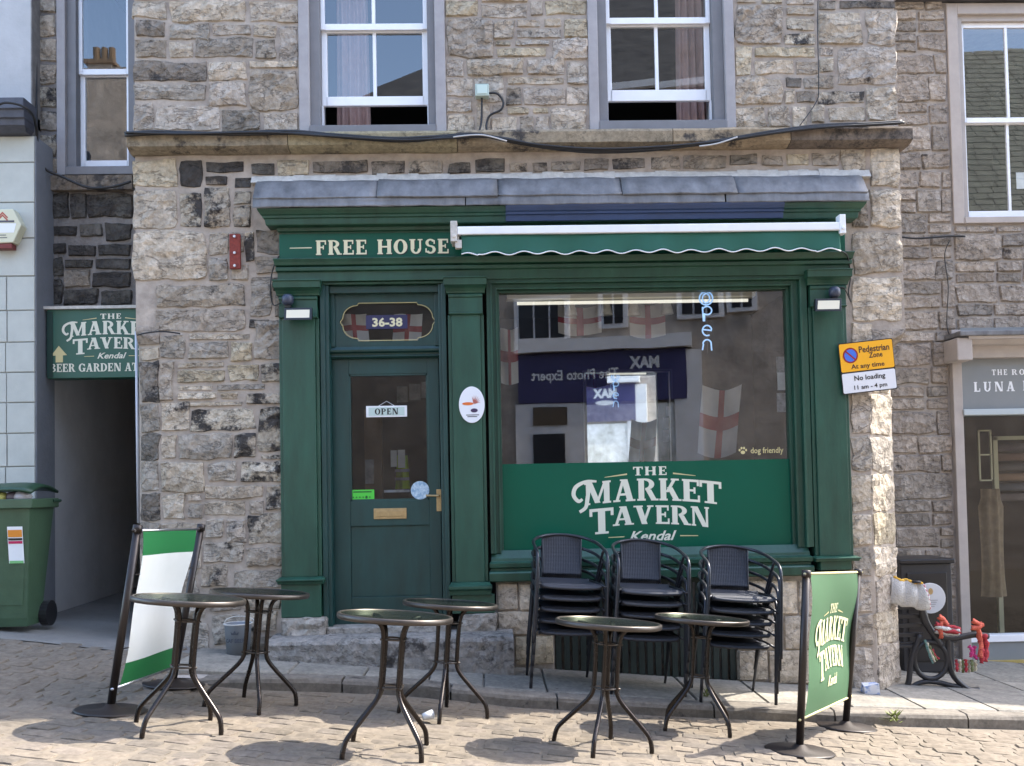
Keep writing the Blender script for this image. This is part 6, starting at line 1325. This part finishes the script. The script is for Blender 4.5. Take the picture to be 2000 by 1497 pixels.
# ================================================================== CHAIRS
def chair_proto():
    t = thing('stacking_chair', 'x', 'chair', (0, 0, 0)); cm = M['chairmetal']
    hoop = [(-.275, -.27, 0), (-.268, -.26, .3), (-.262, -.25, .55), (-.262, -.20, .64), (-.262, -.05, .675), (-.245, .12, .705), (-.18, .235, .73), (-.08, .285, .745), (0, .295, .748)]
    pts = hoop+[(-x, y, z) for x, y, z in hoop[-2::-1]]
    s_ = MB(); s_.tube(smooth_pts(pts, 4), .0125, 8); mk('arm_hoop', s_, cm, t, smooth=True)
    for sx_ in (-1, 1):
        s_ = MB(); s_.tube(smooth_pts([(sx_*.262, -.08, .672), (sx_*.25, .03, .5), (sx_*.243, .14, .25), (sx_*.24, .22, 0)], 4), .011, 8); mk('rear_leg', s_, cm, t, smooth=True)
        s_ = MB(); s_.tube([(sx_*.262, -.245, .40), (sx_*.225, -.2, .42), (sx_*.205, .1, .42)], .009, 6); mk('seat_bracket', s_, cm, t, smooth=True)
    # seat with rolled front edge and woven ribs
    s_ = MB(); nr = 30
    def seat(u, v):
        y = -.235+.44*v; x = (u-.5)*.44; z = .425-.012*math.sin(math.pi*v)
        if v < .08: z -= .035*(1-v/.08); y += .015*(1-v/.08)
        return (x, y, z+.0025*math.cos(u*nr*2*math.pi))
    s_.grid(nr*2, 14, seat); o = mk('seat', s_, M['rattan'], t, smooth=True); so = o.modifiers.new('s', 'SOLIDIFY'); so.thickness = .016
    s_ = MB(); s_.tube(smooth_pts([(-.215, -.23, .408), (-.18, -.245, .398), (0, -.25, .392), (.18, -.245, .398), (.215, -.23, .408)], 4), .013, 8); mk('seat_front_roll', s_, M['rattan'], t, smooth=True)
    s_ = MB()
    def back(u, v):
        x = (u-.5)*(.29+.01*v); z = .45+.295*v; y = .205+.085*v+.012*math.sin(math.pi*v)+.01*(2*u-1)**2*-1
        return (x, y+.003*math.cos(u*22*2*math.pi)+.0015*math.cos(v*60), z)
    s_.grid(66, 24, back); o = mk('backrest', s_, M['rattan'], t, smooth=True); so = o.modifiers.new('s', 'SOLIDIFY'); so.thickness = .012
    for sx_ in (-1, 1):
        s_ = MB(); s_.tube(smooth_pts([(sx_*.15, .2, .43), (sx_*.15, .235, .58), (sx_*.155, .285, .742)], 3), .008, 6); mk('back_bar', s_, cm, t, smooth=True)
    return t
cp = chair_proto(); first = True
ordn = ['lowest', 'second from the bottom', 'middle', 'second from the top', 'topmost']
for (px, d, ry, who) in ((1094, 7.02, 6, 'left stack, by the door step'), (1248, 6.98, 3, 'middle stack, under the big lettering'), (1420, 6.9, 0, 'right stack, nearest the green banner')):
    Yc_ = -D+d; X = Xp(px, 1200, Yc_)
    for k in range(5):
        o = cp if first else copy_tree(cp); first = False
        zz = k*.083; o.scale = (.95, .95, .97)
        nrm = Vector((.085*.6, 0, 1)).normalized()
        o.location = Vector((X, Yc_-k*.022, gzp(X, Yc_)+.002))+nrm*zz+Vector((0, 0, .0)); 
        o.rotation_euler = (Matrix.Rotation(math.atan(.085*.75), 3, 'Y') @ Matrix.Rotation(math.radians(ry+R_.uniform(-1, 1)), 3, 'Z')).to_euler()
        o['label'] = 'black woven chair, %s in the %s' % (ordn[k], who); o['group'] = 'woven chairs stacked under the display window'
# ================================================================== BANNERS
def banner(label, near, far, dn, df, lean, sheet):
    A, B = P(*near[0], -D+dn), P(*far[0], -D+df)
    A.z = gzb(A.x, A.y); B.z = gzb(B.x, B.y) if B.y < kerb_y(B.x) or B.x < KL[0].x else gzp(B.x, B.y)
    TA, TB_ = P(*near[1], -D+dn), P(*far[1], -D+df)
    t = thing('banner_barrier', label, 'banner', A)
    pm = mat('dark banner post', (.030, .024, .022), .35, metal=.4)
    for g_, tp_ in ((A, TA), (B, TB_)):
        s_ = MB(); s_.tube([g_+Vector((0, 0, .02)), tp_], .023, 12); mk('post', s_, pm, t, smooth=True)
        s_ = MB(); mm = Matrix.Translation(g_+Vector((0, 0, -.006))) @ Matrix.Rotation(-.05, 4, 'X') @ Matrix.Rotation(TILT, 4, 'Y') @ Matrix.Scale(.92, 4); s_.lathe([(.215, .004), (.218, .010), (.205, .018), (.06, .024), (.03, .05)], n=32); s_.v = [tuple(mm @ Vector(v_)) for v_ in s_.v]; mk('base_plate', s_, mat('dark base plate', (.028, .022, .02), .45, metal=.3, nvar=.2), t, smooth=True)
        d_ = (tp_-g_).normalized(); s_ = MB(); s_.tube([tp_-d_*.03, tp_+d_*.012], .028, 12); s_.tube([tp_-d_*.018-(TB_-TA).normalized()*.05, tp_-d_*.018+(TB_-TA).normalized()*.05], .008, 6); mk('post_cap', s_, M['steel'] if False else pm, t, smooth=True)
    along = (TB_-TA).normalized(); da = (A-TA).normalized(); db = (B-TB_).normalized()
    k0, k1, h0, h1 = sheet['top'], sheet['bot'], sheet['u0'], sheet['u1']
    W_ = (TB_-TA).length
    P00 = TA+along*h0+da*k0; P10 = TA+(TB_-TA)*(1)-along*h1+db*k0; P01 = TA+along*h0+da*k1; P11 = TB_-along*h1+db*k1
    nrm = along.cross(da).normalized()
    if nrm.y > 0: nrm = -nrm
    def S_(u, v): # v: 0 bottom 1 top
        p_ = (P01*(1-u)+P11*u)*(1-v)+(P00*(1-u)+P10*u)*v
        pull = .018*math.sin(math.pi*v)*(1-2*u)*-1
        return p_+nrm*(.018*math.sin(u*5+v*2)*math.sin(math.pi*v)+.01*math.sin(v*9))+along*(-pull)
    for v0, v1, mt, nm_ in sheet['bands']:
        s_ = MB(); s_.grid(14, max(4, int(20*(v1-v0))), lambda u, v: S_(u, v0+(v1-v0)*v)); o = mk(nm_, s_, mt, t, smooth=True)
    for (c_, d_) in (((P00, P10), 0), ((P01, P11), 1)):
        s_ = MB(); e = (c_[1]-c_[0]).normalized(); s_.tube([c_[0]-e*.09, c_[1]+e*.09], .008, 8); mk('cross_rod', s_, sheet['rod'], t, smooth=True)
    for u in (0.0, 1.0):
        for v in (.25, .72):
            s_ = MB(); p_ = S_(u, v); q_ = p_+along*(-.05 if u == 0 else .05); s_.tube([p_, q_], .004, 5); mk('hook', s_, M['rim'], t)
    if sheet.get('logo'):
        class BF:
            U = along; V = Vector((0, 0, 1)); N = nrm; O = Vector()
            def __init__(s): s.W = (P10-P00).length; s.H = (P00-P01).length
            def __call__(s, p_):
                u = p_[0]/s.W+.5; v = p_[1]/s.H+.5; return S_(u, v)+nrm*(.004+p_[2])
        bf = BF(); lg, lgg = MB(), MB()
        class BF2(BF):
            pass
        logo(lg, lgg, bf, 0, -.03, (1.02/285), sx=.78, kendal=False)
        s2 = 1.02/285
        text_mesh(lg, 'Kendal', bf, -36*s2*.78, 56*s2*.78, -.03-71*s2, -.03-52*s2, w0=.001, shear=.35, bold=.02)
        mk('logo_lettering', lg, mat('cream print on banner', (.70, .68, .42), .6), t); mk('logo_rule', lgg, M['gold'], t)
    return t
bg_ = mat('banner green cloth', (.012, .17, .045), .7, nvar=.05); bw = mat('banner white cloth', (.70, .73, .71), .8, nvar=.03)
bl_ = mat('bright green banner cloth', (.042, .115, .048), .75, nvar=.05)
banner('green and white cafe banner seen from behind at the left by the alley', ((216, 1382), (269, 1030)), ((338, 1334), (393, 1028)), 5.6, 6.4, 0,
       dict(top=.02, bot=.93, u0=.06, u1=.07, rod=M['steel'], bands=[(0, .15, bg_, 'green_lower_band'), (.15, .84, bw, 'white_panel'), (.84, 1, bg_, 'green_upper_band')]))
banner('green cafe banner with the tavern lettering between two posts at the right', ((1562, 1470), (1575, 1118)), ((1652, 1420), (1676, 1115)), 5.63, 6.5, 0,
       dict(top=.01, bot=.86, u0=.06, u1=.0, rod=M['gold'], bands=[(0, 1, bl_, 'green_sheet')], logo=True))

# ================================================================== ACROSS THE STREET (seen in the reflections)
def mir(p, Yg=.06): return Vector((p.x, 2*Yg-p.y, p.z))
YO = 10.0
st_o = mat('grey brown street stone', (.36, .31, .265), .9, nvar=.35, nscale=3, bump=.6, bscale=18, bdist=.02)
gr_o = mat('grey street paint', (.62, .62, .64), .7, nvar=.1); dk_o = mat('dark street glass', (.02, .022, .028), .2); nv_o = mat('navy shop sign', (.035, .032, .11), .5)
slt = mat('street slate', (.045, .045, .045), .8, nvar=.5, nscale=4, bump=.5, bscale=20)
def rq(x0, y0, x1, y1, off=0.0):
    """rectangle seen in the big window, put where its real self stands across the street"""
    a, b_, c, d = RC(x0, y0, x1, y1, YO); return a, b_, c, d
def ob(mb, r_, y0, y1):
    a, b_, c, d = r_; Y = -(YO-.12); mb.box(a, b_, Y-y1, Y-y0, c, d)   # y0..y1 behind the facade
sh1 = thing('photo_shop', 'stone building with navy shop sign across the street, seen reflected in the window', 'building', (1.5, -10, 0))
b = MB(); X0o, X1o = -3.6, 9.5; Yo = -(YO-.12); ze = Zp(1200, 0, YO)-.3
b.box(-3.6, 9.5, Yo-8, Yo, -2, 8.6); mk('wall', b, st_o, sh1)
b = MB(); ob(b, rq(1010, 664, 1350, 688), -.25, .1); mk('shop_cornice', b, gr_o, sh1)
b = MB(); ob(b, rq(1015, 690, 1340, 785), -.12, .1); sgn = mk('sign_board', b, nv_o, sh1)
b = MB(); ob(b, rq(1012, 788, 1150, 1100), -.10, .1); mk('door_surround', b, gr_o, sh1)
b = MB(); ob(b, rq(1045, 795, 1112, 830), -.13, .0); mk('fanlight', b, mat('brown fanlight', (.08, .06, .04), .4), sh1)
b = MB(); ob(b, rq(1048, 848, 1110, 1100), -.13, .0); mk('shop_door', b, dk_o, sh1)
b = MB(); ob(b, rq(1150, 790, 1330, 1100), -.06, .0); mk('shop_window', b, mat('bright shop display', (.8, .78, .66), .6, nvar=.5, nscale=4), sh1)
b = MB(); ob(b, rq(1322, 690, 1372, 1100), -.10, .1); mk('shop_pilaster', b, gr_o, sh1)
for r_ in ((1015, 585, 1110, 660), (1180, 580, 1222, 636), (1330, 575, 1400, 625), (1420, 570, 1462, 615)):
    b = MB(); ob(b, rq(r_[0]-8, r_[1]-8, r_[2]+8, r_[3]+8), -.08, .1); wv = mk('upper_window', b, gr_o, sh1)
    n = 3 if r_[2]-r_[0] > 60 else 2
    for i in range(n):
        w_ = (r_[2]-r_[0])/n; b = MB(); ob(b, rq(r_[0]+w_*i+2, r_[1], r_[0]+w_*(i+1)-2, r_[3]), -.09, 0); mk('window_pane', b, dk_o, wv)
class OF:
    U = Vector((-1, 0, 0)); 
    def __init__(s, y): s.y = y
    def __call__(s, p_): return Vector((-p_[0], s.y+p_[2], p_[1]))
of = OF(Yo+.122); s_ = MB()
def ow(tx, r_, bold=.02):
    a, b_, c, d = rq(*r_); text_mesh(s_, tx, of, -b_, -a, c, d, bold=bold)
ow('MAX', (1232, 700, 1292, 724), .05); ow('The Photo Expert', (1042, 722, 1212, 748)); mk('sign_lettering', s_, mat('white sign letters', (.75, .75, .75), .5), sgn)
s_ = MB(); a, b_, c, d = rq(1238, 730, 1288, 742); n = 20; s_.poly([Vector(((a+b_)/2+(b_-a)/2*math.cos(2*math.pi*i/n), Yo+.123, (c+d)/2+(d-c)/2*math.sin(2*math.pi*i/n))) for i in range(n)]); mk('sign_oval', s_, gr_o, sgn)
# roof: eaves then slope up to the back, hip on the left
b = MB(); zE = 8.6; b.add([(-3.8, Yo+.3, zE), (9.7, Yo+.3, zE), (9.7, Yo-8, zE), (-3.8, Yo-8, zE), (1.2, Yo-3.5, 12.2), (9.7, Yo-3.5, 12.6)], [(0, 1, 5, 4), (2, 3, 4, 5), (3, 0, 4), (1, 2, 5), (0, 3, 2, 1)]); o = mk('roof', b, slt, sh1); fixn(o)
b = MB(); b.box(-3.8, 9.7, Yo+.3, Yo+.42, 8.5, 8.62); mk('gutter', b, gr_o, sh1)
sh2 = thing('gabled_building', 'stone gabled building with chimney across the street, seen reflected in the upper windows', 'building', (-7.5, -10, 0))
Yg_ = -(11.9-2*Yr)-.0
b = MB(); b.box(-12.5, -6.0, -18, Yg_+.2, -2, 7.4); b.prism([(-12.5, Yg_+.2, 7.4), (-6.0, Yg_+.2, 7.4), (-7.6, Yg_+.2, 8.9), (-10.5, Yg_+.2, 8.9)], (0, -7, 0)); o = mk('wall', b, st_o, sh2); fixn(o)
b = MB(); b.box(-9.6, -7.2, Yg_-3, Yg_-.0, 8.0, 10.15); b.box(-8.55, -8.05, Yg_-.9, Yg_-.4, 10.1, 10.5); ch_ = mk('chimney', b, st_o, sh2)
b = MB(); b.box(-8.6, -8.0, Yg_-.95, Yg_-.35, 10.42, 10.5); 
for k in range(3): b.lathe([(.08, 10.5), (.07, 10.85), (.05, 10.85)], (-8.46+k*.16, Yg_-.65, 0), 10)
mk('chimney_pot', b, mat('clay pots', (.2, .14, .09), .9), ch_)
sh3 = thing('side_street_building', 'tall slate roofed building further along the street, seen reflected at the right', 'building', (14, -12, 0))
b = MB(); b.box(10.2, 22, -20, -10.5, -3, 7.2); mk('wall', b, st_o, sh3)
b = MB(); b.add([(10, -10.2, 7.2), (22, -10.2, 7.2), (22, -20, 7.2), (10, -20, 7.2), (10, -15, 13.5), (22, -15, 13.5)], [(0, 1, 5, 4), (2, 3, 4, 5), (3, 0, 4), (1, 2, 5), (0, 3, 2, 1)]); o = mk('roof', b, slt, sh3); fixn(o)
b = MB()
for k in range(34):
    t0 = k/34; y0 = -10.2-4.8*t0; z0 = 7.2+6.3*t0; y1 = -10.2-4.8*(t0+1/30); z1_ = 7.2+6.3*(t0+1/30); x = 9.9+R_.uniform(0, .3)
    while x < 21.5:
        w_ = R_.uniform(.3, .6); b.add([(x+.01, y0, z0+.05), (x+w_-.01, y0, z0+.05), (x+w_-.01, y1, z1_+.02), (x+.01, y1, z1_+.02), (x+.01, y0, z0), (x+w_-.01, y0, z0)], [(0, 1, 2, 3), (4, 5, 1, 0)]); x += w_
mk('roof_slates', b, mat('green grey slate', (.10, .11, .09), .7, nvar=.4, nscale=3), sh3, kind='stuff')
sh1.location = (1.5, -10, 0); sh1.rotation_euler.z = math.radians(14)
print('meshes', len(bpy.data.objects))
